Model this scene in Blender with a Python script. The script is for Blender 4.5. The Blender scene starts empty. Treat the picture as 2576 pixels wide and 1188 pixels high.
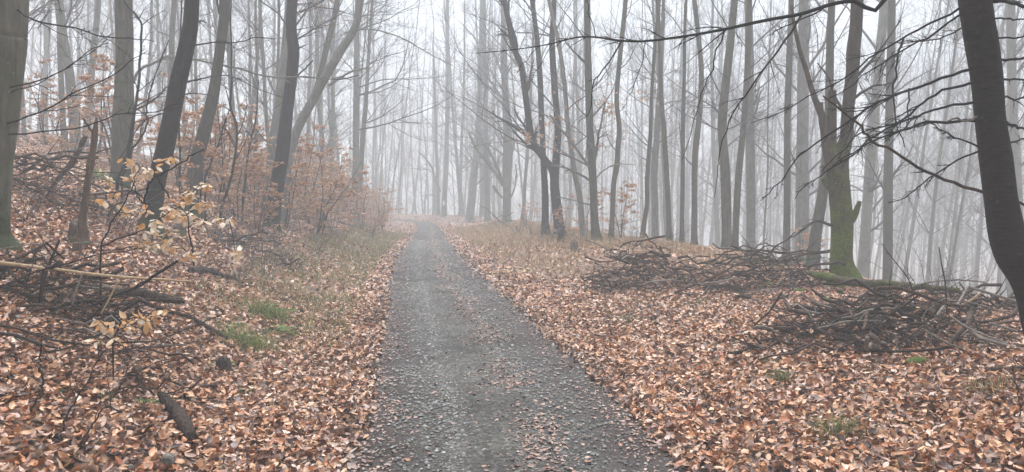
import bpy, math, random
import numpy as np

R = math.radians
scene = bpy.context.scene
col = scene.collection

# ------------------------------------------------------------------ camera
F = 1931.0            # focal length in pixels of a 2575 px wide frame
CX, CY, HY = 1287.5, 594.0, 535.0
CAM_H = 1.6
PITCH = math.atan((CY - HY) / F)
cam_d = bpy.data.cameras.new('camera')
cam_d.sensor_width = 36.0
cam_d.lens = 36.0 * F / 2575.0
cam_d.clip_end = 1500.0
cam_d.clip_start = 0.05
cam = bpy.data.objects.new('camera', cam_d)
cam.location = (0, 0, CAM_H)
cam.rotation_euler = (math.pi / 2 - PITCH, 0, 0)
col.objects.link(cam)
scene.camera = cam

# ------------------------------------------------------------------ sky and light
world = bpy.data.worlds.new('World')
scene.world = world
world.use_nodes = True
wn = world.node_tree
wn.nodes.clear()
SUN_EL, SUN_AZ = R(68), R(-8)      # azimuth from +Y, negative to the left
sky = wn.nodes.new('ShaderNodeTexSky')
sky.sky_type = 'NISHITA'
sky.sun_disc = False
sky.sun_elevation = SUN_EL
sky.sun_rotation = SUN_AZ
sky.air_density = 1.0
sky.dust_density = 4.0
sky.ozone_density = 1.0
hs = wn.nodes.new('ShaderNodeHueSaturation')
hs.inputs['Saturation'].default_value = 0.50     # an overcast sky is almost grey
bg = wn.nodes.new('ShaderNodeBackground')
bg.inputs['Strength'].default_value = 0.105
wo = wn.nodes.new('ShaderNodeOutputWorld')
wn.links.new(sky.outputs[0], hs.inputs['Color'])
wn.links.new(hs.outputs[0], bg.inputs['Color'])
wn.links.new(bg.outputs[0], wo.inputs['Surface'])

sun_d = bpy.data.lights.new('sun', 'SUN')
sun_d.energy = 1.5
sun_d.angle = R(60)
sun_d.color = (1.0, 0.99, 0.98)
sun = bpy.data.objects.new('sun', sun_d)
sun.rotation_euler = (math.pi / 2 - SUN_EL, 0, math.pi - SUN_AZ)
sun.location = (0, 0, 60)
col.objects.link(sun)

scene.view_settings.view_transform = 'Standard'
scene.view_settings.look = 'None'
scene.view_settings.gamma = 1.0
scene.view_settings.use_curve_mapping = False
scene.view_settings.exposure = 1.55
scene.render.engine = 'CYCLES'
cy = scene.cycles
cy.max_bounces = 5
cy.diffuse_bounces = 2
cy.glossy_bounces = 1
cy.transmission_bounces = 1
cy.volume_bounces = 2
cy.transparent_max_bounces = 8
cy.use_denoising = True
cy.use_adaptive_sampling = False
FOG_DENSITY = 0.0088

# ------------------------------------------------------------------ helpers
def z1(x, y): return (.5 * x, .5 * y)
def z2(x, y): return (858.2 + .5 * x, .5 * y)
def z3(x, y): return (1716.5 + .5 * x, .5 * y)
def z4(x, y): return (.5 * x, 594 + .5 * y)
def z5(x, y): return (858.2 + .5 * x, 594 + .5 * y)
def z6(x, y): return (1716.5 + .5 * x, 594 + .5 * y)
def c1(x, y): return (894 + .2472 * x, 319.3 + .2472 * y)
def c2(x, y): return (1277 + .3225 * x, 319.3 + .3225 * y)
def c3(x, y): return (1468.8 + .2479 * x, 574.8 + .2479 * y)
def c4(x, y): return (1852 + .2806 * x, 638.6 + .2806 * y)
def c5(x, y): return (.2688 * x, 319.3 + .2688 * y)
def c6(x, y): return (223.5 + .2688 * x, 383.2 + .2688 * y)
def c7(x, y): return (638.6 + .3225 * x, 255.4 + .3225 * y)
def c8(x, y): return (.2957 * x, 606.7 + .2957 * y)
def ms(x, y): return (1979.6 + .511 * x, 127.7 + .511 * y)
def pid(x, y): return (x, y)

_c, _s = math.cos(PITCH), math.sin(PITCH)
def ray(px, py):
    a, b = (px - CX) / F, (CY - py) / F
    v = np.array([a, _c + b * _s, -_s + b * _c])
    return v / v[1]
def at(px, py, d):                   # the place seen at that spot, d metres ahead
    return np.array([0, 0, CAM_H]) + ray(px, py) * d

def link(name, data, parent=None, loc=None):
    o = bpy.data.objects.new(name, data)
    col.objects.link(o)
    if parent is not None: o.parent = parent
    if loc is not None: o.location = tuple(loc)
    return o
def tag(o, label=None, cat=None, group=None, kind=None):
    if label: o['label'] = label
    if cat: o['category'] = cat
    if group: o['group'] = group
    if kind: o['kind'] = kind
    return o
def copy_tree(o, parent=None):
    c = o.copy(); col.objects.link(c); c.parent = parent
    for ch in [x for x in bpy.data.objects if x.parent == o]: copy_tree(ch, c)
    return c

def make_mesh(name, V, Q=None, T=None, mat=None, smooth=True, colors=None):
    V = np.asarray(V, dtype=np.float32).reshape(-1, 3)
    loops, starts, n = [], [], 0
    if Q is not None and len(Q):
        Q = np.asarray(Q, dtype=np.int32); loops.append(Q.ravel()); starts.append(np.arange(len(Q)) * 4); n += Q.size
    if T is not None and len(T):
        T = np.asarray(T, dtype=np.int32); loops.append(T.ravel()); starts.append(n + np.arange(len(T)) * 3)
    L = np.concatenate(loops).astype(np.int32); S = np.concatenate(starts).astype(np.int32)
    me = bpy.data.meshes.new(name)
    me.vertices.add(len(V)); me.vertices.foreach_set('co', V.ravel())
    me.loops.add(len(L)); me.loops.foreach_set('vertex_index', L)
    me.polygons.add(len(S)); me.polygons.foreach_set('loop_start', S)
    me.update(calc_edges=True)
    me.polygons.foreach_set('use_smooth', np.full(len(S), smooth, dtype=bool))
    if colors is not None:
        a = me.color_attributes.new('col', 'FLOAT_COLOR', 'POINT')
        c = np.ones((len(V), 4), dtype=np.float32); c[:, :3] = colors
        a.data.foreach_set('color', c.ravel())
    if mat is not None: me.materials.append(mat)
    return me

class Geo:
    def __init__(s): s.V, s.Q, s.T, s.C, s.n = [], [], [], [], 0
    def add(s, V, Q=None, T=None, C=None):
        V = np.asarray(V).reshape(-1, 3)
        if Q is not None: s.Q.append(np.asarray(Q) + s.n)
        if T is not None: s.T.append(np.asarray(T) + s.n)
        if C is not None: s.C.append(np.asarray(C).reshape(-1, 3))
        s.V.append(V); s.n += len(V)
    def tubes(s, P, Rd, S=6, caps=False):
        s.add(*tubes(P, Rd, S, caps))
    def mesh(s, name, mat, origin=(0, 0, 0), smooth=True):
        V = np.concatenate(s.V) - np.asarray(origin)
        return make_mesh(name, V, np.concatenate(s.Q) if s.Q else None, np.concatenate(s.T) if s.T else None, mat, smooth,
                         np.concatenate(s.C) if s.C else None)

def unit(v): return v / np.maximum(np.linalg.norm(v, axis=-1, keepdims=True), 1e-9)

def tubes(P, Rd, S=6, caps=False, lump=None):
    P = np.asarray(P, float); Rd = np.asarray(Rd, float)
    if P.ndim == 2: P, Rd = P[None], Rd[None]
    if caps:
        P = np.concatenate([P[:, :1], P, P[:, -1:]], 1)
        z = np.full((len(P), 1), 1e-4); Rd = np.concatenate([z, Rd, z], 1)
        P[:, 0] += 1e-4; P[:, -1] -= 1e-4
    M, K, _ = P.shape
    Tn = np.empty_like(P)
    Tn[:, 1:-1] = P[:, 2:] - P[:, :-2]; Tn[:, 0] = P[:, 1] - P[:, 0]; Tn[:, -1] = P[:, -1] - P[:, -2]
    if caps: Tn[:, 0] = Tn[:, 1]; Tn[:, -1] = Tn[:, -2]
    Tn = unit(Tn)
    ov = unit(P[:, -1] - P[:, 0])
    ref = np.where(np.abs(ov[:, 2:3]) > .7, np.array([[1., .13, 0]]), np.array([[0.1, 0, 1.]]))
    n1 = unit(np.cross(Tn, ref[:, None, :])); n2 = np.cross(Tn, n1)
    a = np.arange(S) / S * 2 * np.pi
    rr = Rd[:, :, None] * np.ones(S)
    if lump is not None: rr = rr * lump(P, a)
    V = P[:, :, None, :] + rr[..., None] * (np.cos(a)[None, None, :, None] * n1[:, :, None, :] + np.sin(a)[None, None, :, None] * n2[:, :, None, :])
    i = np.arange(S); j = (i + 1) % S
    k = np.arange(K - 1)
    base = (np.arange(M) * K * S)[:, None, None] + (k * S)[None, :, None]
    q = np.stack([base + i, base + j, base + S + j, base + S + i], -1).reshape(-1, 4)
    return V.reshape(-1, 3), q

def spline(P, n):
    P = np.asarray(P, float)
    if len(P) == 2:
        t = np.linspace(0, 1, n)[:, None]; return P[0] * (1 - t) + P[1] * t
    A = np.concatenate([[2 * P[0] - P[1]], P, [2 * P[-1] - P[-2]]])
    u = np.linspace(0, len(P) - 1 - 1e-6, n); k = u.astype(int); t = (u - k)[:, None]
    p0, p1, p2, p3 = A[k], A[k + 1], A[k + 2], A[k + 3]
    return .5 * (2 * p1 + (p2 - p0) * t + (2 * p0 - 5 * p1 + 4 * p2 - p3) * t ** 2 + (3 * p1 - p0 - 3 * p2 + p3) * t ** 3)

def wob(x, y, s=1.0, ph=0.0):        # cheap smooth noise, about -1..1
    x, y = x / s, y / s
    return (np.sin(1.7 * x + .9 * y + ph) + np.sin(-1.1 * x + 2.1 * y + 1.3 + ph * 2) + np.sin(2.9 * x - 1.7 * y + 2.7 + ph) * .7
            + np.sin(.6 * x + 3.3 * y + .4 - ph) * .6) / 3.3

# ------------------------------------------------------------------ materials
MATS = {}
def nodes_of(m):
    m.use_nodes = True
    nt = m.node_tree
    b = nt.nodes.get('Principled BSDF')
    return nt, b
def N(nt, t, **kw):
    n = nt.nodes.new(t)
    for k, v in kw.items():
        if k in n.inputs: n.inputs[k].default_value = v
        else: setattr(n, k, v)
    return n
def ramp(nt, fac, stops, interp='LINEAR'):
    r = nt.nodes.new('ShaderNodeValToRGB'); r.color_ramp.interpolation = interp
    e = r.color_ramp.elements
    while len(e) < len(stops): e.new(.5)
    for q, (p, c) in zip(e, stops):
        q.position = p; q.color = (*c, 1) if len(c) == 3 else c
    nt.links.new(fac, r.inputs[0]); return r.outputs[0]
def mix(nt, fac, a, b, mode='MIX'):
    n = nt.nodes.new('ShaderNodeMix'); n.data_type = 'RGBA'; n.blend_type = mode
    for i, v in ((0, fac), (6, a), (7, b)):
        if isinstance(v, (tuple, list)): n.inputs[i].default_value = (*v, 1)
        elif isinstance(v, (int, float)): n.inputs[i].default_value = v
        else: nt.links.new(v, n.inputs[i])
    return n.outputs[2]
def math_n(nt, op, a, b=None):
    n = nt.nodes.new('ShaderNodeMath'); n.operation = op
    for i, v in enumerate((a, b)):
        if v is None: continue
        if isinstance(v, (int, float)): n.inputs[i].default_value = v
        else: nt.links.new(v, n.inputs[i])
    return n.outputs[0]
def noise(nt, vec, scale, detail=4, rough=.6):
    n = N(nt, 'ShaderNodeTexNoise', Scale=scale, Detail=detail, Roughness=rough)
    if vec is not None: nt.links.new(vec, n.inputs['Vector'])
    return n.outputs[0]
def coords(nt, sx=1, sy=1, sz=1):
    t = nt.nodes.new('ShaderNodeTexCoord'); m = nt.nodes.new('ShaderNodeMapping')
    m.inputs['Scale'].default_value = (sx, sy, sz)
    nt.links.new(t.outputs['Object'], m.inputs[0]); return m.outputs[0]
def bump(nt, b, h, strength, dist=.02):
    n = N(nt, 'ShaderNodeBump', Strength=strength, Distance=dist)
    nt.links.new(h, n.inputs['Height']); nt.links.new(n.outputs[0], b.inputs['Normal'])

def bark(name, lo, hi, patch, patch_amt=.5, moss=None, moss_h=0, rings=False, furrow=False, rough=.75):
    m = bpy.data.materials.new(name); nt, b = nodes_of(m)
    v = coords(nt)
    vs = coords(nt, 9, 9, 1.4) if not rings else coords(nt, 5, 5, 17)
    n1 = noise(nt, vs, 2.2, 7 if rings else 5, .7 if rings else .65)
    c = ramp(nt, n1, [(.3, lo), (.7, hi)])
    big = noise(nt, v, 1.6, 4, .65)
    pm = ramp(nt, big, [(.48, (0, 0, 0)), (.66, (1, 1, 1))])
    c = mix(nt, math_n(nt, 'MULTIPLY', pm, patch_amt), c, patch)
    if rings or name in ('beech_bark', 'mossy_bark'):      # lichen flecks
        vo = N(nt, 'ShaderNodeTexVoronoi', Scale=13.0); nt.links.new(v, vo.inputs['Vector'])
        fl = math_n(nt, 'MULTIPLY', ramp(nt, vo.outputs['Distance'], [(.12, (1, 1, 1)), (.22, (0, 0, 0))]), ramp(nt, noise(nt, v, 3.5, 3, .6), [(.5, (0, 0, 0)), (.62, (.7, .7, .7))]))
        c = mix(nt, fl, c, (.055, .05, .04) if rings else (.24, .235, .20))
    oi = nt.nodes.new('ShaderNodeObjectInfo')
    hsv = nt.nodes.new('ShaderNodeHueSaturation')
    nt.links.new(math_n(nt, 'ADD', math_n(nt, 'MULTIPLY', oi.outputs['Random'], .5), .75), hsv.inputs['Value'])
    nt.links.new(c, hsv.inputs['Color']); c = hsv.outputs[0]
    if moss:
        sep = nt.nodes.new('ShaderNodeSeparateXYZ'); nt.links.new(v, sep.inputs[0])
        hgtm = math_n(nt, 'SUBTRACT', 1.0, math_n(nt, 'DIVIDE', sep.outputs[2], moss_h))
        mm = math_n(nt, 'ADD', math_n(nt, 'MULTIPLY', hgtm, .5), math_n(nt, 'MULTIPLY', noise(nt, v, 2.6, 7, .75), 1.15))
        mf = ramp(nt, mm, [(.78, (0, 0, 0)), (1.0, (1, 1, 1))])
        mc = ramp(nt, noise(nt, v, 30, 3, .6), [(.3, (moss[0] * .35, moss[1] * .4, moss[2] * .4)), (.7, moss)])
        c = mix(nt, mf, c, mc)
    nt.links.new(c, b.inputs['Base Color'])
    b.inputs['Roughness'].default_value = rough
    b.inputs['Specular IOR Level'].default_value = .12
    if furrow:
        w = N(nt, 'ShaderNodeTexVoronoi', Scale=2.5, feature='DISTANCE_TO_EDGE'); nt.links.new(coords(nt, 14, 14, 3), w.inputs['Vector'])
        bump(nt, b, math_n(nt, 'ADD', w.outputs[0], n1), 1.0, .03)
    else:
        bump(nt, b, math_n(nt, 'ADD', n1, math_n(nt, 'MULTIPLY', noise(nt, v, 22, 5, .7), .8)), 1.0 if rings else .5, .02)
    MATS[name] = m; return m

bark('beech_bark', (.060, .057, .043), (.145, .14, .11), (.065, .075, .035), .7, moss=(.055, .068, .024), moss_h=.8)
bark('haze_tinted_grey_bark', (.13, .132, .115), (.27, .272, .245), (.10, .115, .07), .6)  # pale beech grey, lightened further so fog fading is in the colour
bark('dark_bark', (.006, .0045, .004), (.030, .023, .019), (.018, .016, .010), .5, moss=(.05, .08, .015), moss_h=.7, rings=True)
bark('cherry_bark', (.004, .003, .0022), (.034, .023, .015), (.020, .018, .007), .6, rings=True)
bark('mossy_bark', (.035, .027, .021), (.105, .082, .064), (.075, .085, .03), .5, moss=(.14, .185, .02), moss_h=3.5, furrow=True)
bark('twig_bark', (.030, .026, .024), (.075, .066, .060), (.05, .048, .04), .4)
bark('dark_twig', (.005, .004, .004), (.018, .015, .013), (.02, .02, .016), .4)
bark('haze_tinted_twig', (.085, .082, .08), (.16, .155, .15), (.08, .076, .07), .4)  # twig colour lightened to imitate fading into the fog
bark('dead_wood', (.035, .024, .018), (.115, .08, .058), (.03, .022, .018), .6, furrow=True)
bark('brown_stick', (.025, .018, .015), (.085, .06, .048), (.03, .024, .02), .6)
bark('grey_stick', (.13, .115, .10), (.27, .24, .205), (.09, .08, .07), .5)
bark('pale_wood', (.28, .20, .12), (.45, .34, .22), (.26, .18, .10), .5)
bark('rotten_wood', (.016, .012, .010), (.06, .045, .036), (.10, .07, .05), .4, furrow=True)
bark('mossy_log', (.06, .045, .036), (.17, .13, .10), (.10, .14, .02), .85, furrow=True)
bark('snag_wood', (.09, .062, .045), (.20, .145, .105), (.06, .045, .035), .5, furrow=True)

def attr_mat(name, rough=.5, spec=.4, trans=0.0):
    m = bpy.data.materials.new(name); nt, b = nodes_of(m)
    a = nt.nodes.new('ShaderNodeAttribute'); a.attribute_name = 'col'
    v = coords(nt)
    n = noise(nt, v, 55, 3, .6)
    c = mix(nt, 1.0, a.outputs[0], ramp(nt, n, [(.3, (.72, .70, .68)), (.7, (1.12, 1.1, 1.08))]), 'MULTIPLY')
    nt.links.new(c, b.inputs['Base Color'])
    b.inputs['Roughness'].default_value = rough
    b.inputs['Specular IOR Level'].default_value = spec
    if trans:
        t = nt.nodes.new('ShaderNodeBsdfTranslucent'); nt.links.new(c, t.inputs[0])
        ms_ = nt.nodes.new('ShaderNodeMixShader'); ms_.inputs[0].default_value = trans
        o = nt.nodes.get('Material Output')
        nt.links.new(b.outputs[0], ms_.inputs[1]); nt.links.new(t.outputs[0], ms_.inputs[2]); nt.links.new(ms_.outputs[0], o.inputs[0])
    MATS[name] = m; return m
attr_mat('leaf', .42, .45)
attr_mat('hanging_leaf', .5, .35, .35)
attr_mat('grass', .6, .3, .2)
attr_mat('stone', .45, .5)

def mat_ground():
    m = bpy.data.materials.new('soil'); nt, b = nodes_of(m)
    v = coords(nt)
    vo = N(nt, 'ShaderNodeTexVoronoi', Scale=16.0); nt.links.new(v, vo.inputs['Vector'])
    leafy = ramp(nt, vo.outputs['Color'], [(.0, (.05, .03, .022)), (.3, (.17, .085, .045)), (.6, (.30, .17, .10)), (1, (.38, .25, .17))])
    soil = ramp(nt, noise(nt, v, 9, 6, .7), [(.3, (.022, .016, .012)), (.7, (.07, .048, .036))])
    f = ramp(nt, noise(nt, v, 1.1, 5, .6), [(.25, (.2, .2, .2)), (.55, (.8, .8, .8))])
    nt.links.new(mix(nt, f, soil, leafy), b.inputs['Base Color'])
    b.inputs['Roughness'].default_value = .7
    bump(nt, b, vo.outputs['Distance'], .6, .03)
    return m
def mat_road():
    m = bpy.data.materials.new('wet_gravel'); nt, b = nodes_of(m)
    v = coords(nt)
    a = nt.nodes.new('ShaderNodeAttribute'); a.attribute_name = 'col'   # r: lateral place across the track
    fine = N(nt, 'ShaderNodeTexVoronoi', Scale=70.0); nt.links.new(v, fine.inputs['Vector'])
    mid = N(nt, 'ShaderNodeTexVoronoi', Scale=34.0); nt.links.new(v, mid.inputs['Vector'])
    grit = ramp(nt, fine.outputs['Color'], [(0, (.018, .016, .015)), (.5, (.060, .053, .051)), (1, (.16, .152, .148))])
    peb = ramp(nt, mid.outputs['Color'], [(0, (.014, .014, .013)), (.4, (.055, .058, .052)), (.75, (.13, .142, .13)), (1, (.30, .315, .30))])
    mud = ramp(nt, noise(nt, v, 6, 6, .65), [(.3, (.028, .021, .020)), (.7, (.078, .062, .059))])
    sep = nt.nodes.new('ShaderNodeSeparateColor'); nt.links.new(a.outputs[0], sep.inputs[0])
    wobn = math_n(nt, 'MULTIPLY', math_n(nt, 'SUBTRACT', noise(nt, v, 2.2, 4, .6), .5), .42)
    lat = math_n(nt, 'ADD', sep.outputs[0], wobn)
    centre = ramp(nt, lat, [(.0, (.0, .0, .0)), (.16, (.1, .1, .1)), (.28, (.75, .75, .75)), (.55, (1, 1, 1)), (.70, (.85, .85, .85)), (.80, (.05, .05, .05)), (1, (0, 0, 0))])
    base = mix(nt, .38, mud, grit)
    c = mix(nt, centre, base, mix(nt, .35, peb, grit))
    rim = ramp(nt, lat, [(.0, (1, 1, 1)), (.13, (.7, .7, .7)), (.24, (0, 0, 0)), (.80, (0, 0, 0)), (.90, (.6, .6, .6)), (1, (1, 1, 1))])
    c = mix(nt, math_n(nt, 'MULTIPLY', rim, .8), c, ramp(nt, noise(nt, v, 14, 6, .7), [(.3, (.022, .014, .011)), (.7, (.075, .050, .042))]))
    patch = ramp(nt, noise(nt, v, .9, 3, .5), [(.35, (.52, .49, .47)), (.65, (.96, .93, .90))])
    c = mix(nt, 1.0, c, patch, 'MULTIPLY')
    nt.links.new(c, b.inputs['Base Color'])
    rr = ramp(nt, noise(nt, v, 3.0, 4, .6), [(.3, (.5, .5, .5)), (.7, (.8, .8, .8))])
    nt.links.new(rr, b.inputs['Roughness'])
    b.inputs['Specular IOR Level'].default_value = .15
    h = math_n(nt, 'ADD', math_n(nt, 'MULTIPLY', mid.outputs['Distance'], centre), math_n(nt, 'MULTIPLY', fine.outputs['Distance'], .5))
    bump(nt, b, h, .55, .02)
    return m
def plain(name, c, rough=.7):
    m = bpy.data.materials.new(name); nt, b = nodes_of(m)
    nt.links.new(ramp(nt, noise(nt, coords(nt), 14, 5, .65), [(.3, tuple(x * .72 for x in c)), (.7, tuple(min(1, x * 1.15) for x in c))]), b.inputs['Base Color'])
    b.inputs['Roughness'].default_value = rough
    MATS[name] = m; return m
plain('white_paint', (.85, .86, .84), .6)
plain('wet_stone', (.11, .115, .11), .4)
plain('pale_stone', (.34, .36, .35), .45)

# ------------------------------------------------------------------ terrain
ROAD = np.array([(.15, -40), (.15, -10), (.1, -2), (.02, 4.7), (-.45, 8.5), (-1.0, 12.6), (-1.6, 16.5), (-2.6, 24), (-3.9, 36), (-5.35, 49),
                 (-7.0, 62), (-8.3, 66), (-10.2, 69), (-12.8, 71), (-16.5, 72.6), (-22, 74), (-35, 78), (-70, 90), (-210, 150)], float)
RC = spline(ROAD, 1100)
RT = unit(np.gradient(RC, axis=0))
_zy = np.array([-60, 5, 9, 12.6, 16.5, 24, 36, 49, 58, 62, 66, 70, 74, 80, 300])
_zz = np.array([-.1, 0, .0, .05, .17, .30, .39, .55, .59, .63, .76, .97, 1.20, 1.32, 1.4])
_yy = np.linspace(-60, 300, 1800); _z0 = np.interp(_yy, _zy, _zz)
_k = np.ones(31) / 31; _z0 = np.convolve(np.pad(_z0, 15, 'edge'), _k, 'valid')
def narrow(y): return np.interp(y, [16, 36, 52], [1, .76, .68])
def lateral(x, y):
    x = np.atleast_1d(np.asarray(x, float)); y = np.atleast_1d(np.asarray(y, float))
    sh = x.shape; x, y = x.ravel(), y.ravel(); u = np.empty(len(x)); yc = np.empty(len(x))
    for i in range(0, len(x), 20000):
        xs, ys = x[i:i + 20000, None], y[i:i + 20000, None]
        k = ((xs - RC[None, :, 0]) ** 2 + (ys - RC[None, :, 1]) ** 2).argmin(1)
        dx, dy = xs[:, 0] - RC[k, 0], ys[:, 0] - RC[k, 1]
        u[i:i + 20000] = dx * RT[k, 1] - dy * RT[k, 0]; yc[i:i + 20000] = RC[k, 1]
    s_ = narrow(yc); a_ = np.abs(u); u = np.where(a_ < 1.05 * s_, u / s_, np.sign(u) * (a_ + 1.05 * (1 - s_)))
    return u.reshape(sh), yc.reshape(sh)
HW = 1.05
_lv = np.array([-2, 0, .5, 1.1, 1.6, 3.0, 5.2, 9, 16, 30, 60, 300]); _lz = np.array([0, 0, -.03, 0.02, .2, .82, 1.85, 2.85, 4.4, 7.4, 11, 12])
_rv = np.array([-2, 0, .4, 1.2, 3.0, 4.5, 6.2, 8, 12, 20, 40, 80, 300]); _rz = np.array([0, 0, .02, .10, .36, .40, .36, .0, -1.2, -3.4, -7, -9, -9.5])
def _sm(v, xs, zs):
    g = np.linspace(-2, 300, 6041); z = np.interp(g, xs, zs); k = np.ones(13) / 13
    z = np.convolve(np.pad(z, 6, 'edge'), k, 'valid'); return np.interp(v, g, z)
def ground_z(x, y):
    u, yc = lateral(x, y)
    z = np.interp(yc, _yy, _z0)
    zl = _sm(-u - HW - np.clip((yc - 48) / 14, 0, 1) * 2.6 * np.clip((-u - HW) / 1.1, 0, 1), _lv, _lz); zr = _sm(u - HW, _rv, _rz)
    near = np.clip((np.abs(u) - HW) / 1.2, 0, 1)
    b = wob(x, y, .55, 1) * .025 + wob(x, y, 1.7, 2) * .06 + wob(x, y, 6, 3) * .10 * np.clip((np.abs(u) - 2) / 4, 0, 1)
    z = z + np.where(u < 0, zl, zr) + b * near - .03 * (np.abs(u) < HW * .9)
    return z
def axis_pts(a, b, step, far, grow):
    mid = np.arange(a, b + 1e-6, step); hi, lo, s = [b], [a], step
    while hi[-1] < far[1]: s *= grow; hi.append(hi[-1] + s)
    s = step
    while lo[-1] > far[0]: s *= grow; lo.append(lo[-1] - s)
    return np.concatenate([lo[:0:-1], mid, hi[1:]])
GX = axis_pts(-9, 8, .18, (-190, 190), 1.07)
GY = np.unique(np.concatenate([axis_pts(-2, 22, .18, (-45, 230), 1.045), np.arange(56, 82, .5)]))
_X, _Y = np.meshgrid(GX, GY, indexing='ij')
GZ = ground_z(_X, _Y)
def hgt(x, y):
    x = np.asarray(x, float); y = np.asarray(y, float)
    i = np.clip(np.searchsorted(GX, x) - 1, 0, len(GX) - 2); j = np.clip(np.searchsorted(GY, y) - 1, 0, len(GY) - 2)
    a = (x - GX[i]) / (GX[i + 1] - GX[i]); b = (y - GY[j]) / (GY[j + 1] - GY[j])
    return GZ[i, j] * (1 - a) * (1 - b) + GZ[i + 1, j] * a * (1 - b) + GZ[i, j + 1] * (1 - a) * b + GZ[i + 1, j + 1] * a * b
_ts = np.concatenate([np.arange(2.5, 30, .03), np.arange(30, 150, .2)])
def gp(px, py):                      # where the sight line through that spot meets the ground
    r = ray(px, py); p = np.array([0, 0, CAM_H]) + _ts[:, None] * r
    k = np.argmax(p[:, 2] < hgt(p[:, 0], p[:, 1]))
    return p[k] if k else p[-1]

nx, ny = len(GX), len(GY)
ii, jj = np.meshgrid(np.arange(nx - 1), np.arange(ny - 1), indexing='ij')
q = np.stack([ii * ny + jj, (ii + 1) * ny + jj, (ii + 1) * ny + jj + 1, ii * ny + jj + 1], -1).reshape(-1, 4)
ground = link('ground', make_mesh('ground', np.stack([_X, _Y, GZ], -1), q, None, mat_ground()))
tag(ground, 'dark forest soil under fallen beech leaves', kind='structure')

lat = np.linspace(-1, 1, 25)
seg = RC[(RC[:, 1] > -12) & (RC[:, 1] < 128)]; sgt = RT[(RC[:, 1] > -12) & (RC[:, 1] < 128)]
edge = (HW + .10)
off = lat[None, :] * edge * narrow(seg[:, 1])[:, None] * (1 + .05 * wob(seg[:, 0] * 0 + 1, seg[:, 1], 1.3)[:, None])
rx = seg[:, 0:1] + off * sgt[:, 1:2]; ry = seg[:, 1:2] - off * sgt[:, 0:1]
rz = np.interp(ry, _yy, _z0)
prof = -.012 * (np.exp(-((lat - .55) / .18) ** 2) + np.exp(-((lat + .6) / .18) ** 2)) + .012 * np.exp(-(lat / .25) ** 2) - .05 * np.clip((np.abs(lat) - .93) / .07, 0, 1)
rz = np.maximum(rz + .012 + prof[None, :], hgt(rx, ry) + .006 + .07 * np.clip((ry - 28) / 40, 0, 1) - .08 * (np.abs(lat) > .96)[None, :])
n0, m0 = rx.shape
ii, jj = np.meshgrid(np.arange(n0 - 1), np.arange(m0 - 1), indexing='ij')
q = np.stack([ii * m0 + jj, ii * m0 + jj + 1, (ii + 1) * m0 + jj + 1, (ii + 1) * m0 + jj], -1).reshape(-1, 4)
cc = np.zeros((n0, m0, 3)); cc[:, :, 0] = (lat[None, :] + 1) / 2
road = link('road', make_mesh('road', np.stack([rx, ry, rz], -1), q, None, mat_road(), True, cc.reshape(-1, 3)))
tag(road, 'wet grey gravel forest track curving left into the fog', kind='structure')
def road_z(x, y): return np.interp(y, _yy, _z0) + .012

# ------------------------------------------------------------------ branch growth
def grow_batch(rng, st, di, ln, r0, K, wig, trop, taper=.85):
    M = len(st); P = np.empty((M, K, 3)); D = np.empty((M, K, 3)); P[:, 0] = st; d = unit(di); D[:, 0] = d
    step = (ln / (K - 1))[:, None]
    for k in range(1, K):
        P[:, k] = P[:, k - 1] + d * step
        d = unit(d + rng.normal(0, wig, (M, 3)) + np.array([0, 0, 1.]) * trop); D[:, k] = d
    s = np.linspace(0, 1, K)
    return P, r0[:, None] * (1 - taper * s)[None, :], D
def kids(rng, P, Rd, D, ln, n, tmin, tmax, ang, ratio, flat=.4, rr=.52, rmin=.0036):
    M, K, _ = P.shape
    idx = np.repeat(np.arange(M), n); t = rng.uniform(tmin, tmax, len(idx))
    f = t * (K - 1); k = np.minimum(f.astype(int), K - 2); w = (f - k)[:, None]
    p = P[idx, k] * (1 - w) + P[idx, k + 1] * w; d = D[idx, k]
    r = Rd[idx, k] * (1 - w[:, 0]) + Rd[idx, k + 1] * w[:, 0]
    pr = np.cross(d, rng.normal(0, 1, d.shape)); pr[:, 2] *= (1 - flat); pr = unit(pr)
    a = ang * rng.uniform(.7, 1.3, len(idx))[:, None]
    nd = unit(np.cos(a) * d + np.sin(a) * pr)
    nl = ln[idx] * ratio * (1.15 - t) * rng.uniform(.6, 1.25, len(idx))
    return p, nd, nl, np.maximum(r * rr, rmin)
def crown(rng, geo, st, di, ln, r0, sub=7, tw=6, tl=3, wig=.12, trop=.05, flat=.45, ang=.75, tips=None):
    P, Rd, D = grow_batch(rng, st, di, ln, r0, 9, wig, trop); geo.tubes(P, Rd, 5)
    if not sub: return
    s2 = kids(rng, P, Rd, D, ln, sub, .15, .97, ang, .62, flat); P2, R2, D2 = grow_batch(rng, *s2, 6, wig * 1.2, trop * .8); geo.tubes(P2, R2, 4)
    if not tw: return
    s3 = kids(rng, P2, R2, D2, s2[2], tw, .1, .98, ang, .55, flat); P3, R3, D3 = grow_batch(rng, *s3, 4, wig * 1.4, trop * .6); geo.tubes(P3, R3, 3)
    if tl:
        s4 = kids(rng, P3, R3, D3, s3[2], tl, .2, 1, ang, .6, flat); P4, R4, D4 = grow_batch(rng, *s4, 2, .1, 0); geo.tubes(P4, R4, 3)
        if tips is not None: tips.append(P4[:, -1]); tips.append(P3[:, 2])

def trunk_lump(rng, amt):
    p = rng.uniform(0, 6, 4)
    def f(P, a):
        z = P[:, :, 2:3]
        return 1 + amt * (np.sin(2 * a[None, None, :] + z * 1.3 + p[0]) * .5 + np.sin(3 * a[None, None, :] - z * 2.1 + p[1]) * .35 + np.sin(5 * a[None, None, :] + z * 4 + p[2]) * .2)
    return f

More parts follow.
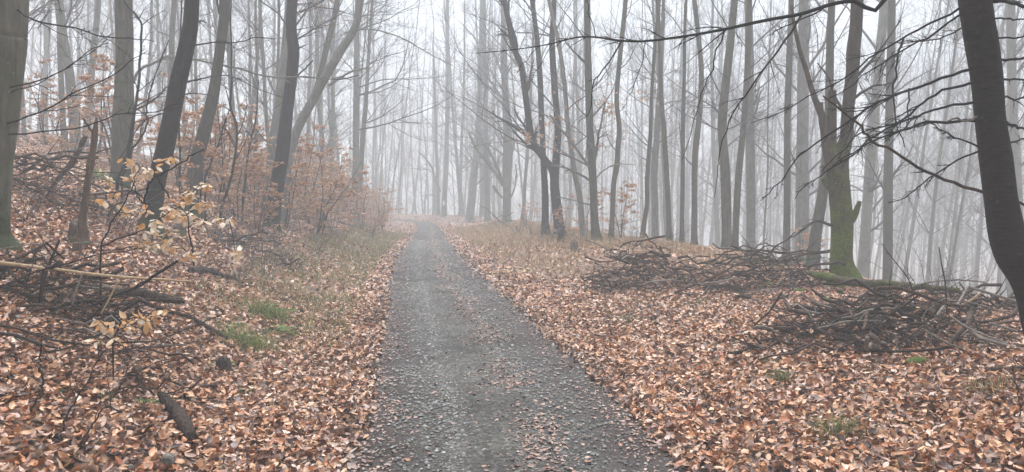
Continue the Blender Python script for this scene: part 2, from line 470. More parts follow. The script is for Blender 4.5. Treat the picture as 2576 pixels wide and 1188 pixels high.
def full_trunk(rng, pts, d, H, dlean=0.0):
    """pts: (px, py, width) from the foot up; carries on below to the soil and above to height H"""
    W, Rr = [], []
    for i, (px, py, w) in enumerate(pts):
        dd = d + dlean * i / max(1, len(pts) - 1)
        W.append(at(px, py, dd)); Rr.append(w * dd / F / 2)
    W = np.array(W); Rr = np.array(Rr)
    g = float(hgt(W[0, 0], W[0, 1]))
    v = W[0] - W[1]; v = v / abs(v[2]) if abs(v[2]) > .05 else np.array([0, 0, -1.])
    if W[0, 2] > g - .25:
        foot = W[0] + v * np.array([.6, .6, 1]) * (W[0, 2] - g + .3)
        if W[0, 2] > g + .35:
            m_ = W[0] + v * np.array([.6, .6, 1]) * (W[0, 2] - g - .12)
            W = np.concatenate([[foot, m_], W]); Rr = np.concatenate([[Rr[0] * 1.55, Rr[0] * 1.12], Rr])
        else:
            W = np.concatenate([[foot], W]); Rr = np.concatenate([[Rr[0] * 1.3], Rr])
    top = W[-1]; dirv = unit(W[-1] - W[-2]); dirv = unit(dirv + np.array([0, 0, .4]))
    if H > top[2] + .5:
        for k in range(1, 5):
            h = (H - top[2]) * k / 4
            W = np.concatenate([W, [top + dirv * h / max(dirv[2], .3) * .9 + np.append(rng.normal(0, .12 * k, 2), 0)]])
            Rr = np.concatenate([Rr, [Rr[len(Rr) - 1] * .62]])
    n = max(24, 5 * len(W)); Ps = spline(W, n); rs_ = np.maximum(np.interp(np.linspace(0, len(W) - 1, n), np.arange(len(W)), Rr), .006)
    rs_ = rs_ * (1 + .5 * np.exp(-np.maximum(Ps[:, 2] - g, -.05) / .16))
    return Ps, rs_, np.array([W[0, 0], W[0, 1], g])

def limb_starts(rng, P, Rd, n, zlo, zhi, elev, length, azim=None, base_z=0, rr=.30):
    z = P[:, 2]; zs = np.sort(rng.uniform(zlo, zhi, n)); 
    k = np.clip(np.searchsorted(z, zs), 1, len(z) - 1); st = P[k]; r = Rd[k] * rr * rng.uniform(.6, 1.1, n)
    az = rng.uniform(0, 2 * np.pi, n) if azim is None else rng.normal(azim[0], azim[1], n)
    el = rng.normal(elev, .16, n)
    di = np.stack([np.cos(el) * np.sin(az), np.cos(el) * np.cos(az), np.sin(el)], -1)
    ln = length * rng.uniform(.55, 1.2, n) * (1.1 - .5 * (zs - zlo) / max(zhi - zlo, .1))
    return st, di, ln, np.clip(r, .007, .06)

def pix_branch(tr, pts, d0, d1, w0, w1, rng, n=None, kw=None):
    kw = (.58 if tr in (z1, z2, z3) else 1.0) if kw is None else kw; w0, w1 = w0 * kw, w1 * kw
    n = n or max(8, 2 * len(pts) + 4)
    dd = np.linspace(d0, d1, len(pts))
    W = np.array([at(*tr(*p), q_) for p, q_ in zip(pts, dd)])
    P = spline(W, n); r = np.linspace(w0 * d0 / F / 2, w1 * d1 / F / 2, n)
    P[1:] += rng.normal(0, .006, (n - 1, 3))
    return P, r
def branch_with_twigs(rng, P, r, sub=8, tw=4, tl=0, ang=.65, trop=-.03, ratio=.28, flat=.5, tmin=.2):
    g = Geo(); g.tubes(P, r, 7)
    D = unit(np.gradient(P, axis=0)); ln = np.array([np.linalg.norm(np.diff(P, axis=0), axis=1).sum()])
    if sub:
        s2 = kids(rng, P[None], r[None], D[None], ln, sub, tmin, .98, ang, ratio, flat, .6, .0016); P2, R2, D2 = grow_batch(rng, *s2, 6, .12, trop); g.tubes(P2, R2, 4)
        if tw:
            s3 = kids(rng, P2, R2, D2, s2[2], tw, .15, .98, ang, .5, flat, .6, .0013); P3, R3, D3 = grow_batch(rng, *s3, 4, .15, trop); g.tubes(P3, R3, 3)
            if tl:
                s4 = kids(rng, P3, R3, D3, s3[2], tl, .2, 1, ang, .6, flat, .6, .001); P4, R4, _ = grow_batch(rng, *s4, 2, .1, 0); g.tubes(P4, R4, 3)
    return g

# leaves -------------------------------------------------------------
_LT = {
 0: (np.array([(0, 0, 0), (.33, 0, -.03), (.66, 0, -.02), (1, 0, .06), (.14, .19, .03), (.45, .31, .07), (.76, .21, .08), (.14, -.19, .03), (.45, -.31, .09), (.76, -.21, .05)]),
     np.array([(0, 1, 4), (4, 1, 5), (1, 2, 5), (5, 2, 6), (2, 3, 6), (0, 7, 1), (7, 8, 1), (1, 8, 2), (8, 9, 2), (2, 9, 3)])),
 1: (np.array([(0, 0, 0), (1, 0, .05), (.48, .33, .09), (.48, -.33, .07), (.5, 0, -.03)]), np.array([(0, 4, 2), (2, 4, 1), (0, 3, 4), (4, 3, 1)])),
 2: (np.array([(0, 0, 0), (1, 0, .04), (.5, .34, .06), (.5, -.34, .02)]), np.array([(0, 1, 2), (0, 3, 1)])),
}
PAL = np.array([(.60, .32, .17), (.69, .43, .27), (.50, .22, .095), (.40, .145, .052), (.75, .56, .44), (.59, .39, .31), (.22, .09, .05), (.075, .042, .035), (.66, .40, .23), (.41, .27, .22)])
PALP = np.array([.15, .15, .11, .08, .12, .13, .08, .07, .06, .05])
def leaf_cols(rng, n, p=None, pal=PAL):
    p = PALP if p is None else p
    c = pal[rng.choice(len(pal), n, p=p / p.sum())] * rng.uniform(.8, 1.15, (n, 1))
    return c
def leaf_frames(rng, n, tilt):
    yaw = rng.uniform(0, 2 * np.pi, n); tx = rng.normal(0, tilt, n); ty = rng.normal(0, tilt, n)
    fx = unit(np.stack([np.cos(yaw), np.sin(yaw), np.tan(np.clip(tx, -1.2, 1.2))], -1))
    up = np.stack([np.zeros(n), np.zeros(n), np.ones(n)], -1)
    fy = unit(np.cross(up, fx)); fz = np.cross(fx, fy)
    c, s = np.cos(ty)[:, None], np.sin(ty)[:, None]
    return np.stack([fx, fy * c + fz * s, fz * c - fy * s], 1)
def leaf_batch(geo, rng, pos, fr, size, lod, cols):
    t, f = _LT[lod]; n = len(pos)
    T = np.repeat(t[None], n, 0).copy(); T[:, :, 0] -= .5
    T[:, :, 2] *= rng.uniform(-2.0, 3.6, (n, 1)); T[:, :, 1] *= rng.uniform(.65, 1.2, (n, 1)); T[:, :, 1] += rng.normal(0, .16, (n, 1)) * T[:, :, 0] ** 2; T[:, :, 2] += rng.normal(0, .45, (n, 1)) * T[:, :, 0] * T[:, :, 1]
    T[:, :, 2] += rng.uniform(-.6, 1.0, (n, 1)) * (T[:, :, 0] ** 2); T[:, :, :2] += rng.normal(0, .022, (n, len(t), 2)) * (lod < 2)
    V = np.einsum('nkj,njc->nkc', T * size[:, None, None], fr) + pos[:, None, :]
    geo.add(V, None, (f[None] + (np.arange(n) * len(t))[:, None, None]).reshape(-1, 3), np.repeat(cols, len(t), 0))
# ------------------------------------------------------------------ named trees
TREE_XY = []          # places already taken (x, y, radius)
def sc(tr, pts, k):   # zoom coordinates -> frame coordinates, widths scaled too
    return [(*tr(x, y), w * k) for x, y, w in pts]

def build_tree(name, label, cat, pts, d, H, mat, seed, limbs=None, group=None, dlean=0., lump=.06, twig='twig_bark', crown_kw=None, leaves=None, sides=14):
    """limbs: list of (n, zlo, zhi, elev, length, azim) above ground"""
    rng = np.random.default_rng(seed)
    P, r, base = full_trunk(rng, pts, d, H, dlean)
    TREE_XY.append((base[0], base[1], .5))
    root = tag(link(name, None, None, base), label, cat, group)
    V, Q = tubes(P, r, sides, False, trunk_lump(rng, lump))
    link('trunk', make_mesh('trunk', V - base, Q, None, MATS[mat]), root)
    g = Geo(); tips = []
    kw = dict(sub=7, tw=6, tl=3); kw.update(crown_kw or {})
    for (n, zlo, zhi, elev, L, az) in (limbs or []):
        crown(rng, g, *limb_starts(rng, P, r, n, base[2] + zlo, base[2] + zhi, elev, L, az), tips=tips, **kw)
    if g.n: link('crown', g.mesh('crown', MATS[twig], base), root)
    if leaves and tips:
        t = np.concatenate(tips); n, zlo, zhi = leaves
        t = t[(t[:, 2] > base[2] + zlo) & (t[:, 2] < base[2] + zhi)]
        if len(t):
            t = t[rng.integers(0, len(t), n)] + rng.normal(0, .03, (n, 3))
            lg = Geo(); leaf_batch(lg, rng, t, leaf_frames(rng, n, .6), rng.uniform(.06, .10, n), 2, leaf_cols(rng, n, pal=ORANGE, p=np.ones(len(ORANGE))))
            link('foliage', lg.mesh('foliage', MATS['hanging_leaf'], base), root)
    return root, P, r, base, rng
def add_branch(root, base, rng, P, r, mat, label=None, **kw):
    o = link('branch', branch_with_twigs(rng, P, r, **kw).mesh('branch', MATS[mat], base), root)
    if label: o['label'] = label
    return o
ORANGE = np.array([(.52, .25, .10), (.60, .34, .17), (.68, .44, .27), (.42, .18, .07), (.76, .58, .43), (.32, .13, .06)])
NEAR = [(9, 6, 13, .7, 3.2, None), (6, 12, 17, .9, 2.5, None)]
COARSE = dict(sub=5, tw=4, tl=0)

# --- the dark curved tree at the edge of the frame on the right
R12 = sc(z3, [(1850, 1790, 150), (1800, 1638, 150), (1765, 1488, 150), (1725, 1388, 155), (1668, 1288, 170), (1630, 1180, 165), (1598, 1000, 148), (1575, 800, 150),
              (1548, 600, 138), (1532, 400, 146), (1502, 200, 154), (1470, 0, 150)], .5)
t, P, r, base, rng = build_tree('cherry_tree', 'dark wet curved trunk with ringed bark and long drooping branches at the frame edge', 'tree', R12, 6.0, 13, 'cherry_bark', 12,
                                [(6, 6, 11, .6, 2.5, None)], crown_kw=COARSE, twig='dark_twig', sides=20, lump=.05)
BR = [([(1395, 40), (1250, 120), (1110, 195), (930, 300), (800, 400), (650, 480), (480, 570), (350, 620)], 6, 6.9, 11, 3),
      ([(1395, 75), (1230, 190), (1100, 260), (950, 350), (820, 450), (700, 500)], 6, 7.2, 10, 3),
      ([(1450, 350), (1330, 390), (1180, 440), (1050, 490), (950, 530), (870, 590), (760, 660), (640, 740), (560, 810), (480, 930), (400, 1000)], 6, 6.4, 14, 4),
      ([(1460, 415), (1330, 450), (1230, 500), (1160, 560), (1060, 640), (940, 700), (860, 770), (740, 850), (640, 920), (560, 1000)], 6, 6.2, 12, 3),
      ([(1470, 515), (1330, 535), (1200, 580), (1100, 610), (980, 640), (880, 680), (800, 760), (690, 860)], 6, 5.7, 12, 3),
      ([(1475, 610), (1340, 612), (1200, 630), (1080, 660), (960, 710), (850, 770), (760, 830)], 6, 5.6, 14, 4),
      ([(1490, 740), (1370, 690), (1280, 640), (1210, 600)], 6, 6.5, 9, 3),
      ([(1495, 760), (1380, 810), (1270, 880), (1180, 940), (1120, 990), (1030, 1025)], 6, 6.6, 9, 3),
      ([(1450, 110), (1340, 180), (1200, 210), (1060, 215)], 6, 7.0, 8, 3)]
for p, d0, d1, w0, w1 in BR:
    Pb, rb = pix_branch(z3, p, d0, d1, w0, w1, rng)
    add_branch(t, base, rng, Pb, rb, 'dark_twig', sub=16, tw=7, tl=3, ang=.5, ratio=.24, trop=-.01)
Pb, rb = pix_branch(z3, [(1520, 970), (1390, 935), (1260, 880), (1160, 830), (1060, 760), (960, 710), (905, 655), (880, 620), (780, 540), (710, 485)], 6, 5.2, 15, 8, rng)
add_branch(t, base, rng, Pb, rb, 'dead_wood', 'bare brown dead branch slanting across the others', sub=3, tw=0, ratio=.1)
for p, d1, w in [([(1565, 95), (1640, 97), (1717, 95), (1900, 60)], 5.6, 9), ([(1575, 190), (1717, 186), (1900, 160)], 5.4, 9), ([(1600, 300), (1717, 292), (1900, 250)], 5.6, 12),
              ([(1605, 400), (1717, 400), (1900, 400)], 6.4, 11), ([(1610, 495), (1717, 495), (1900, 470)], 6.2, 10), ([(1615, 610), (1670, 630), (1717, 655), (1850, 720)], 5.5, 14),
              ([(1640, 715), (1717, 700), (1900, 640)], 6.1, 9), ([(1660, 1010), (1717, 1030), (1900, 1070)], 5.8, 14), ([(1560, 5), (1640, 10), (1717, 35), (1850, 60)], 5.5, 22)]:
    Pb, rb = pix_branch(z3, p, 6, d1, w, w * .5, rng)
    add_branch(t, base, rng, Pb, rb, 'dark_twig', sub=5, tw=4, tl=1, ang=.6, ratio=.3)
Pb, rb = pix_branch(z3, [(1480, 590), (1430, 605), (1335, 600)], 6, 5.6, 12, 8, rng); add_branch(t, base, rng, Pb, rb, 'grey_stick', 'short pale broken branch stub', sub=0)
# high limb that leaves the trunk above the picture and arches far out over the track
top = P[np.argmin(abs(P[:, 2] - 5.2))]
Pp = [z3(1020, -8), z3(850, 5), z3(740, 25), z3(600, 70), z3(410, 105), z3(250, 140), z3(150, 160), z3(0, 185), z2(1530, 208), z2(1400, 205), z2(1280, 188), z2(1180, 190), z2(1060, 220), z2(950, 240), z2(780, 260), z2(680, 268)]
dd = np.linspace(6.2, 7.4, len(Pp)); W = np.array([top, (top + at(*Pp[0], 6.2)) / 2 + np.array([0, 0, .25])] + [at(*p, q_) for p, q_ in zip(Pp, dd)])
Pl = spline(W, 60); rl = np.linspace(.021, .003, 60)
limb = add_branch(t, base, rng, Pl, rl, 'dark_twig', 'long dark limb arching out over the track', sub=16, tw=5, tl=2, ang=.55, ratio=.10, trop=-.05, tmin=.3)
for tr, p, d0, w in [(z3, [(700, 48), (590, 105), (480, 150), (415, 190)], 6.4, 8), (z3, [(600, 72), (530, 190), (430, 320), (320, 480), (260, 560), (220, 660), (180, 800), (175, 850), (160, 1000)], 6.5, 10),
                  (z3, [(210, 150), (155, 320), (110, 450), (60, 600), (0, 800)], 6.7, 7), (z2, [(1410, 207), (1310, 360), (1270, 420), (1245, 560), (1190, 620)], 7.0, 7), (z2, [(1530, 208), (1500, 360), (1440, 500), (1400, 560)], 6.9, 4),
                  (z2, [(1060, 222), (970, 380), (960, 400)], 7.2, 3), (z2, [(1280, 190), (1250, 80), (1230, -20)], 7.1, 4), (z3, [(270, 140), (275, 200), (300, 230)], 6.6, 3), (z2, [(1000, 232), (930, 300), (880, 370)], 7.3, 3)]:
    Pb, rb = pix_branch(tr, p, d0, d0 - .25, w, 2.2, rng)
    o = link('twig', branch_with_twigs(rng, Pb, rb, sub=9, tw=3, tl=0, ang=.6, ratio=.2, trop=-.04).mesh('twig', MATS['dark_twig'], base), limb)
# two broken sticks hanging in its branches
for p, d0, w0, w1, lab in [([(1110, 195), (1080, 280), (1066, 380), (1062, 480), (1075, 600), (1095, 680), (1120, 740)], 5.95, 11, 4, 'thin broken stick hanging in the drooping branches, longer of two'),
                           ([(1137, 445), (1136, 520), (1133, 590), (1128, 650)], 5.9, 8, 5, 'short broken brown stick hanging upright in the drooping branches')]:
    Pb, rb = pix_branch(z3, p, d0, d0, w0, w1, rng); c = Pb[-1]
    g = branch_with_twigs(rng, Pb, rb, sub=4, tw=2, ratio=.25)
    tag(link('hanging_stick', g.mesh('hanging_stick', MATS['twig_bark'], c), None, c), lab, 'stick', 'sticks caught in the drooping branches')

# --- the mossy forked tree
M8 = sc(ms, [(282, 1135, 140), (268, 1060, 112), (265, 1000, 105), (270, 850, 110), (260, 700, 106), (250, 600, 108), (262, 520, 84), (290, 430, 62), (298, 300, 56), (320, 100, 58), (325, 0, 62), (345, -250, 56)], .511)
t, P, r, base, rng = build_tree('forked_tree', 'moss-covered forked tree with a broken-off middle stem behind the mossy log', 'tree', M8, 12.5, 17, 'mossy_bark', 8,
                                [(8, 6, 14, .8, 3.5, None)], crown_kw=COARSE, sides=22, lump=.09)
for nm, p, w, lab in [('left_fork', [(240, 620, 80), (205, 480, 62), (188, 400, 44), (175, 330, 36), (130, 220, 26), (95, 100, 23), (62, 0, 20), (34, -130, 18), (20, -222, 17)], .511, 'long thin fork stem snapped off at its tip'),
                  ('middle_stem', [(235, 600, 70), (216, 480, 52), (218, 380, 46), (221, 290, 40), (223, 195, 34)], .511, 'broken-off middle stem'),
                  ('stub', [(230, 560, 40), (185, 420, 34), (168, 330, 30), (164, 255, 26)], .511, 'short broken stub'),
                  ('stub', [(290, 860, 44), (325, 820, 36), (345, 775, 26), (357, 742, 20)], .511, None), ('stub', [(230, 690, 44), (195, 660, 30), (172, 628, 18)], .511, None)]:
    pp = sc(ms, p, .511); W = np.array([at(a, b, 12.5 - .05) for a, b, _ in pp]); n = 4 * len(pp)
    rr_ = np.interp(np.linspace(0, len(pp) - 1, n), np.arange(len(pp)), [w_ * 12.5 / F / 2 for _, _, w_ in pp])
    V, Q = tubes(spline(W, n), rr_, 12, True, trunk_lump(rng, .08))
    o = link({'left_fork': 'fork_stem', 'middle_stem': 'broken_stem', 'stub': 'branch_stub'}[nm], make_mesh(nm, V - base, Q, None, MATS['mossy_bark']), t)
    if lab: o['label'] = lab
for s in range(4):
    Pb, rb = pix_branch(ms, [[(325, 150), (400, 60), (470, -20), (560, -150)], [(300, 330), (240, 240), (200, 130), (150, 60)], [(310, 250), (380, 200), (440, 170), (520, 160)], [(265, 880), (150, 840), (80, 880), (10, 925)]][s], 12.5, 12.2, 9, 3, rng)
    add_branch(t, base, rng, Pb, rb, 'twig_bark', sub=7, tw=4, tl=1, ratio=.3)

# --- left side, near
L1 = sc(z1, [(-95, 1180, 205), (-70, 1080, 190), (-50, 900, 200), (-35, 800, 180), (-20, 660, 190), (5, 400, 200), (20, 200, 205), (24, 0, 205)], .5)
t, P, r, base, rng = build_tree('beech_tree', 'thick grey-green beech trunk cut by the left frame edge', 'tree', L1, 8.0, 18, 'beech_bark', 1, [(7, 7, 15, .7, 3.5, None)], crown_kw=COARSE, sides=22, lump=.07)
for tr, p, d1, w0, w1 in [(z1, [(60, 30), (150, 95), (250, 120), (400, 150), (560, 190), (650, 195), (780, 205)], 6.6, 9, 3), (z1, [(-40, 632), (130, 595), (300, 510), (400, 455), (560, 380), (660, 310), (740, 260)], 6.4, 8, 2.5),
                  (z1, [(-40, 690), (200, 665), (420, 635), (560, 585), (660, 570), (800, 560), (900, 520)], 6.7, 7, 2.5), (z1, [(-40, 455), (150, 420), (300, 370), (400, 290), (500, 230), (560, 170)], 6.9, 7, 2),
                  (z1, [(-10, 480), (140, 440), (260, 385), (350, 330), (450, 270), (540, 200)], 6.5, 5, 2), (z1, [(20, -60), (200, -40), (290, 10), (306, 60)], 7.2, 6, 3)]:
    Pb, rb = pix_branch(tr, p, 8.0, d1, w0, w1, rng); Pb[0] = P[np.argmin(abs(P[:, 2] - Pb[0, 2]))]
    add_branch(t, base, rng, Pb, rb, 'dark_twig', sub=9, tw=5, tl=2, ang=.5, ratio=.26, trop=.0)

L3 = sc(z1, [(605, 985, 95), (612, 800, 96), (620, 600, 104), (624, 430, 84), (627, 300, 80), (627, 150, 82), (622, 0, 82)], .5)
t, P, r, base, rng = build_tree('beech_tree', 'straight grey beech trunk standing behind the pale-leaved sapling', 'tree', L3, 16, 19, 'beech_bark', 3, [(10, 5, 15, .75, 3.5, None)], crown_kw=dict(sub=6, tw=5, tl=1), sides=18)
Pb, rb = pix_branch(z1, [(650, 450), (690, 370), (720, 340), (770, 320), (830, 286), (895, 294), (990, 300), (1100, 325), (1200, 345), (1300, 375), (1400, 390), (1540, 386), (1640, 400), (1720, 385)], 16, 17.5, 14, 5, rng)
add_branch(t, base, rng, Pb, rb, 'haze_tinted_grey_bark', 'long wavy grey limb reaching across behind the dark trunks', sub=14, tw=5, tl=2, ratio=.14)
Pb, rb = pix_branch(z1, [(655, 560), (720, 540), (800, 480), (860, 430), (1000, 400), (1120, 378), (1200, 400), (1300, 450), (1420, 492)], 16, 16.5, 9, 3, rng)
add_branch(t, base, rng, Pb, rb, 'twig_bark', sub=10, tw=5, tl=2, ratio=.16)

L4 = sc(z1, [(758, 1130, 104), (768, 1080, 92), (790, 900, 86), (830, 750, 88), (862, 600, 82), (900, 400, 78), (945, 200, 74), (965, 0, 70)], .5)
t, P, r, base, rng = build_tree('cherry_tree', 'dark brown leaning trunk with ringed bark beside the pale-leaved sapling', 'tree', L4, 12.5, 18, 'dark_bark', 4, [(9, 5.5, 15, .7, 3.2, None)], crown_kw=dict(sub=6, tw=5, tl=1), sides=20, lump=.07)
for p in [[(985, 110), (1010, 108), (1035, 115)], [(975, 230), (1080, 215), (1180, 215), (1290, 190), (1380, 200)], [(930, 420), (1000, 400), (1060, 385)], [(860, 560), (760, 590), (690, 650), (640, 740), (600, 800)], [(880, 500), (960, 470), (1060, 480)]]:
    Pb, rb = pix_branch(z1, p, 12.5, 12, 7, 3, rng); add_branch(t, base, rng, Pb, rb, 'dark_twig', sub=6, tw=4, tl=1, ratio=.3)

L5 = sc(z1, [(965, 945, 72), (975, 880, 66), (990, 800, 62), (1030, 650, 62), (1072, 480, 56), (1100, 300, 50), (1122, 130, 50), (1130, 0, 54)], .5)
t, P, r, base, rng = build_tree('beech_tree', 'slender olive-green leaning trunk right of the dark ringed one', 'tree', L5, 16.5, 18, 'beech_bark', 5, [(10, 5, 15, .75, 3.2, None)], crown_kw=dict(sub=6, tw=5, tl=1), sides=16)
Pb, rb = pix_branch(z1, [(1110, 90), (1098, 40), (1092, 0), (1085, -60)], 16.5, 16.5, 9, 6, rng); add_branch(t, base, rng, Pb, rb, 'dark_twig', sub=4, tw=3, ratio=.4)

L6 = sc(z1, [(1362, 1160, 90), (1368, 1130, 74), (1390, 950, 70), (1416, 800, 66), (1440, 600, 60), (1464, 400, 56), (1476, 260, 60), (1465, 150, 54), (1472, 0, 50)], .5)
t, P, r, base, rng = build_tree('cherry_tree', 'dark slightly crooked trunk on the bank where the undergrowth thickens', 'tree', L6, 20, 19, 'dark_bark', 6, [(12, 4.5, 15, .75, 3.6, None)], crown_kw=dict(sub=6, tw=6, tl=2), sides=18, leaves=(260, 3, 9))
for p, w in [([(1480, 400), (1530, 350), (1575, 305)], 9), ([(1495, 250), (1535, 225)], 7), ([(1490, 385), (1450, 480), (1436, 580), (1412, 700), (1400, 800)], 5), ([(1500, 385), (1620, 395), (1717, 400), (1800, 380)], 6)]:
    Pb, rb = pix_branch(z1, p, 19.8, 19.5, w, w * .6, rng); add_branch(t, base, rng, Pb, rb, 'dark_twig', sub=3, tw=3, ratio=.3)

L7 = sc(z1, [(1352, 960, 60), (1362, 880, 56), (1382, 700, 54), (1410, 480, 50), (1435, 250, 44), (1455, 0, 40)], .5)
build_tree('beech_tree', 'grey leaning trunk close behind the dark crooked one', 'tree', L7, 24, 20, 'haze_tinted_grey_bark', 7, [(6, 4, 8.5, .5, 5, (1.5, .5)), (12, 5, 16, .8, 3.5, None)], crown_kw=dict(tl=2), leaves=(200, 3, 9))
L8 = sc(z1, [(1440, 860, 50), (1470, 720, 50), (1510, 620, 46), (1560, 530, 46), (1640, 380, 44), (1717, 250, 40)], .5) + sc(z2, [(40, 190, 38), (75, 120, 36), (98, 0, 34)], .5)
t, P, r, base, rng = build_tree('leaning_beech', 'strongly leaning curved trunk bending right over the undergrowth', 'tree', L8, 23, 17, 'haze_tinted_grey_bark', 81, [(10, 6, 14, .7, 4, (1.4, .8))], crown_kw=dict(tl=2), leaves=(260, 3, 10))
Pb, rb = pix_branch(z2, [(20, 165), (100, 150), (190, 155), (300, 190), (390, 240), (460, 282), (560, 330)], 23, 24, 8, 3, rng); add_branch(t, base, rng, Pb, rb, 'haze_tinted_grey_bark', 'slender arching limb over the track', sub=8, tw=5, tl=1, ratio=.2)
Pb, rb = pix_branch(z2, [(-60, 430), (0, 388), (60, 358), (130, 343)], 23, 22, 12, 6, rng); add_branch(t, base, rng, Pb, rb, 'haze_tinted_grey_bark', sub=8, tw=5, tl=1, ratio=.5)
L8b = sc(z1, [(1480, 700, 34), (1560, 520, 32), (1600, 420, 30), (1640, 250, 30), (1690, 50, 28), (1705, -40, 26)], .5)
build_tree('beech_tree', 'thinner leaning trunk beside the strongly curved one', 'tree', L8b, 25, 19, 'haze_tinted_grey_bark', 82, [(9, 6, 15, .8, 3.2, None)], crown_kw=dict(tl=2))
L9 = sc(c7, [(790, 760, 62), (795, 730, 56), (795, 400, 54), (797, 30, 48), (800, -300, 44), (805, -790, 36)], .3225)
build_tree('beech_tree', 'straight grey trunk at the end of the orange undergrowth beside the track', 'tree', L9, 38, 22, 'haze_tinted_grey_bark', 9, [(15, 4, 11, .35, 6.5, (1.5, .7)), (12, 6, 17, .7, 4.5, None)], crown_kw=dict(tl=2), leaves=(160, 3, 8))
L9b = sc(c7, [(815, 740, 46), (830, 600, 40), (855, 200, 38), (872, 30, 34), (890, -300, 28), (920, -790, 22)], .3225)
build_tree('beech_tree', 'second stem leaning right just beside the straight grey trunk', 'tree', L9b, 39, 21, 'haze_tinted_grey_bark', 10, [(7, 4, 9, .4, 5, (1.5, .8)), (9, 6, 16, .75, 4, None)], crown_kw=dict(tl=2))

# thin crooked sapling stems left
def stem_thing(name, label, tr, pts, d, w0, w1, seed, mat='dark_twig', group=None, sub=10, tw=5, tl=1, ratio=.3, ang=.7, trop=.03, d1=None):
    rng = np.random.default_rng(seed)
    P, r = pix_branch(tr, pts, d, d1 or d, w0, w1, rng, 26, kw=.8)
    g0 = float(hgt(P[0, 0], P[0, 1])); base = np.array([P[0, 0], P[0, 1], g0])
    if P[0, 2] > g0 - .1: P = np.concatenate([[base - np.array([0, 0, .12])], P]); r = np.concatenate([[r[0]], r])
    root = tag(link(name, None, None, base), label, 'sapling', group)
    g = Geo(); g.tubes(P, r, 8); link('stem', g.mesh('stem', MATS[mat], base), root)
    D = unit(np.gradient(P, axis=0)); ln = np.array([np.linalg.norm(np.diff(P, axis=0), axis=1).sum()])
    s2 = kids(rng, P[None], r[None], D[None], ln, sub, .25, .98, ang, ratio, .5, .5)
    for k in range(sub):
        P2, R2, D2 = grow_batch(rng, *[a_[k:k + 1] for a_ in s2], 6, .12, trop); b = Geo(); b.tubes(P2, R2, 4)
        if tw:
            s3 = kids(rng, P2, R2, D2, s2[2][k:k + 1], tw, .15, .98, ang, .5, .5); P3, R3, D3 = grow_batch(rng, *s3, 4, .15, trop); b.tubes(P3, R3, 3)
            if tl: s4 = kids(rng, P3, R3, D3, s3[2], tl, .2, 1, ang, .6, .5); P4, R4, _ = grow_batch(rng, *s4, 2, .1, 0); b.tubes(P4, R4, 3)
        link('branch', b.mesh('branch', MATS[mat], base), root)
    return root, P, r, base, rng
stem_thing('beech_sapling', 'thin crooked dark stem winding up beside the straight grey beech', z1, [(590, 920), (620, 840), (650, 740), (672, 600), (690, 480), (705, 330), (712, 150), (700, 95), (640, 30), (600, -30)], 14.5, 11, 5, 31)
stem_thing('beech_sapling', 'thin forked dark stem leaning between the two beeches on the left', z1, [(612, 900), (660, 760), (720, 680), (742, 600), (735, 560), (760, 440), (800, 330), (850, 200)], 14, 8, 3, 32)
stem_thing('beech_sapling', 'thin dark sapling right of the olive-green trunk', z1, [(1110, 1060), (1150, 940), (1180, 800), (1190, 640), (1160, 540), (1165, 400), (1160, 100), (1165, -20)], 17, 9, 4, 33)
stem_thing('beech_sapling', 'slim upright sapling left of the dark crooked trunk', z1, [(1220, 1000), (1240, 850), (1250, 760), (1275, 660), (1290, 560), (1300, 400)], 19, 7, 3, 34)
stem_thing('beech_sapling', 'thin slanting sapling between the orange-leaved shrubs', z1, [(1030, 900), (1060, 820), (1100, 720), (1130, 620), (1160, 540)], 16, 7, 3, 35)
stem_thing('beech_sapling', 'thin dark stem close behind the dark ringed leaning trunk', z1, [(905, 900), (905, 760), (900, 620), (915, 480), (905, 300), (912, 60), (915, -20)], 17, 8, 4, 36)

# --- centre and right, nearer trees seen through the fog
def mid(label, tr, k, pts, d, seed, limbs=None, mat='haze_tinted_grey_bark', name='beech_tree', H=22, leaves=None, kw=None, top=None, group=None):
    pp = sc(tr, pts, k)
    if top: pp = pp + [(*z2(x, y), w) for x, y, w in top]
    return build_tree(name, label, 'tree', pp, d, H, mat, seed, limbs if limbs is not None else [(6, 2.5, 7, .6, 2.6, None), (12, 6, 18, .95, 4.2, None)], crown_kw=kw or dict(sub=6, tw=6, tl=2), leaves=leaves, twig='haze_tinted_twig', group=group)
SPR = [(9, 2.2, 6, .75, 5.5, None), (12, 5, 15, .9, 5, None)]
mid('grey tree with a white painted trail mark at the bend of the track', c1, .2472, [(895, 935, 60), (900, 900, 50), (905, 750, 50), (920, 450, 50), (930, 100, 48), (935, -300, 44), (935, -1290, 36)], 70, 50, [(14, 6, 14, .45, 7, None), (12, 10, 22, .8, 5, None)], H=26)
t, P, r, base, rng = mid('slim tree with a crooked left limb beside the trail-marked trunk', c1, .2472, [(850, 910, 40), (845, 850, 36), (838, 600, 34), (830, 400, 34), (822, 200, 34), (815, 0, 30), (800, -600, 24)], 72, 51, [(6, 7, 12, .5, 6, None), (8, 10, 20, .8, 5, None)], H=24)
for p, w in [([(862, 660), (815, 540), (780, 420), (740, 360), (690, 300), (650, 270)], 22), ([(790, 470), (740, 440), (660, 430), (560, 425)], 9), ([(830, 730), (800, 700), (740, 695), (705, 740), (705, 800), (715, 910)], 10)]:
    Pb, rb = pix_branch(c1, p, 72, 70, w * .2472, w * .12, rng); add_branch(t, base, rng, Pb, rb, 'haze_tinted_twig', sub=6, tw=4, tl=1, ratio=.35)
mid('double-looking thick pale trunk leaning slightly right beyond the bend', c1, .2472, [(1160, 960, 90), (1175, 800, 84), (1205, 500, 80), (1235, 200, 70), (1260, -200, 60), (1290, -1290, 48)], 60, 52, SPR, H=25)
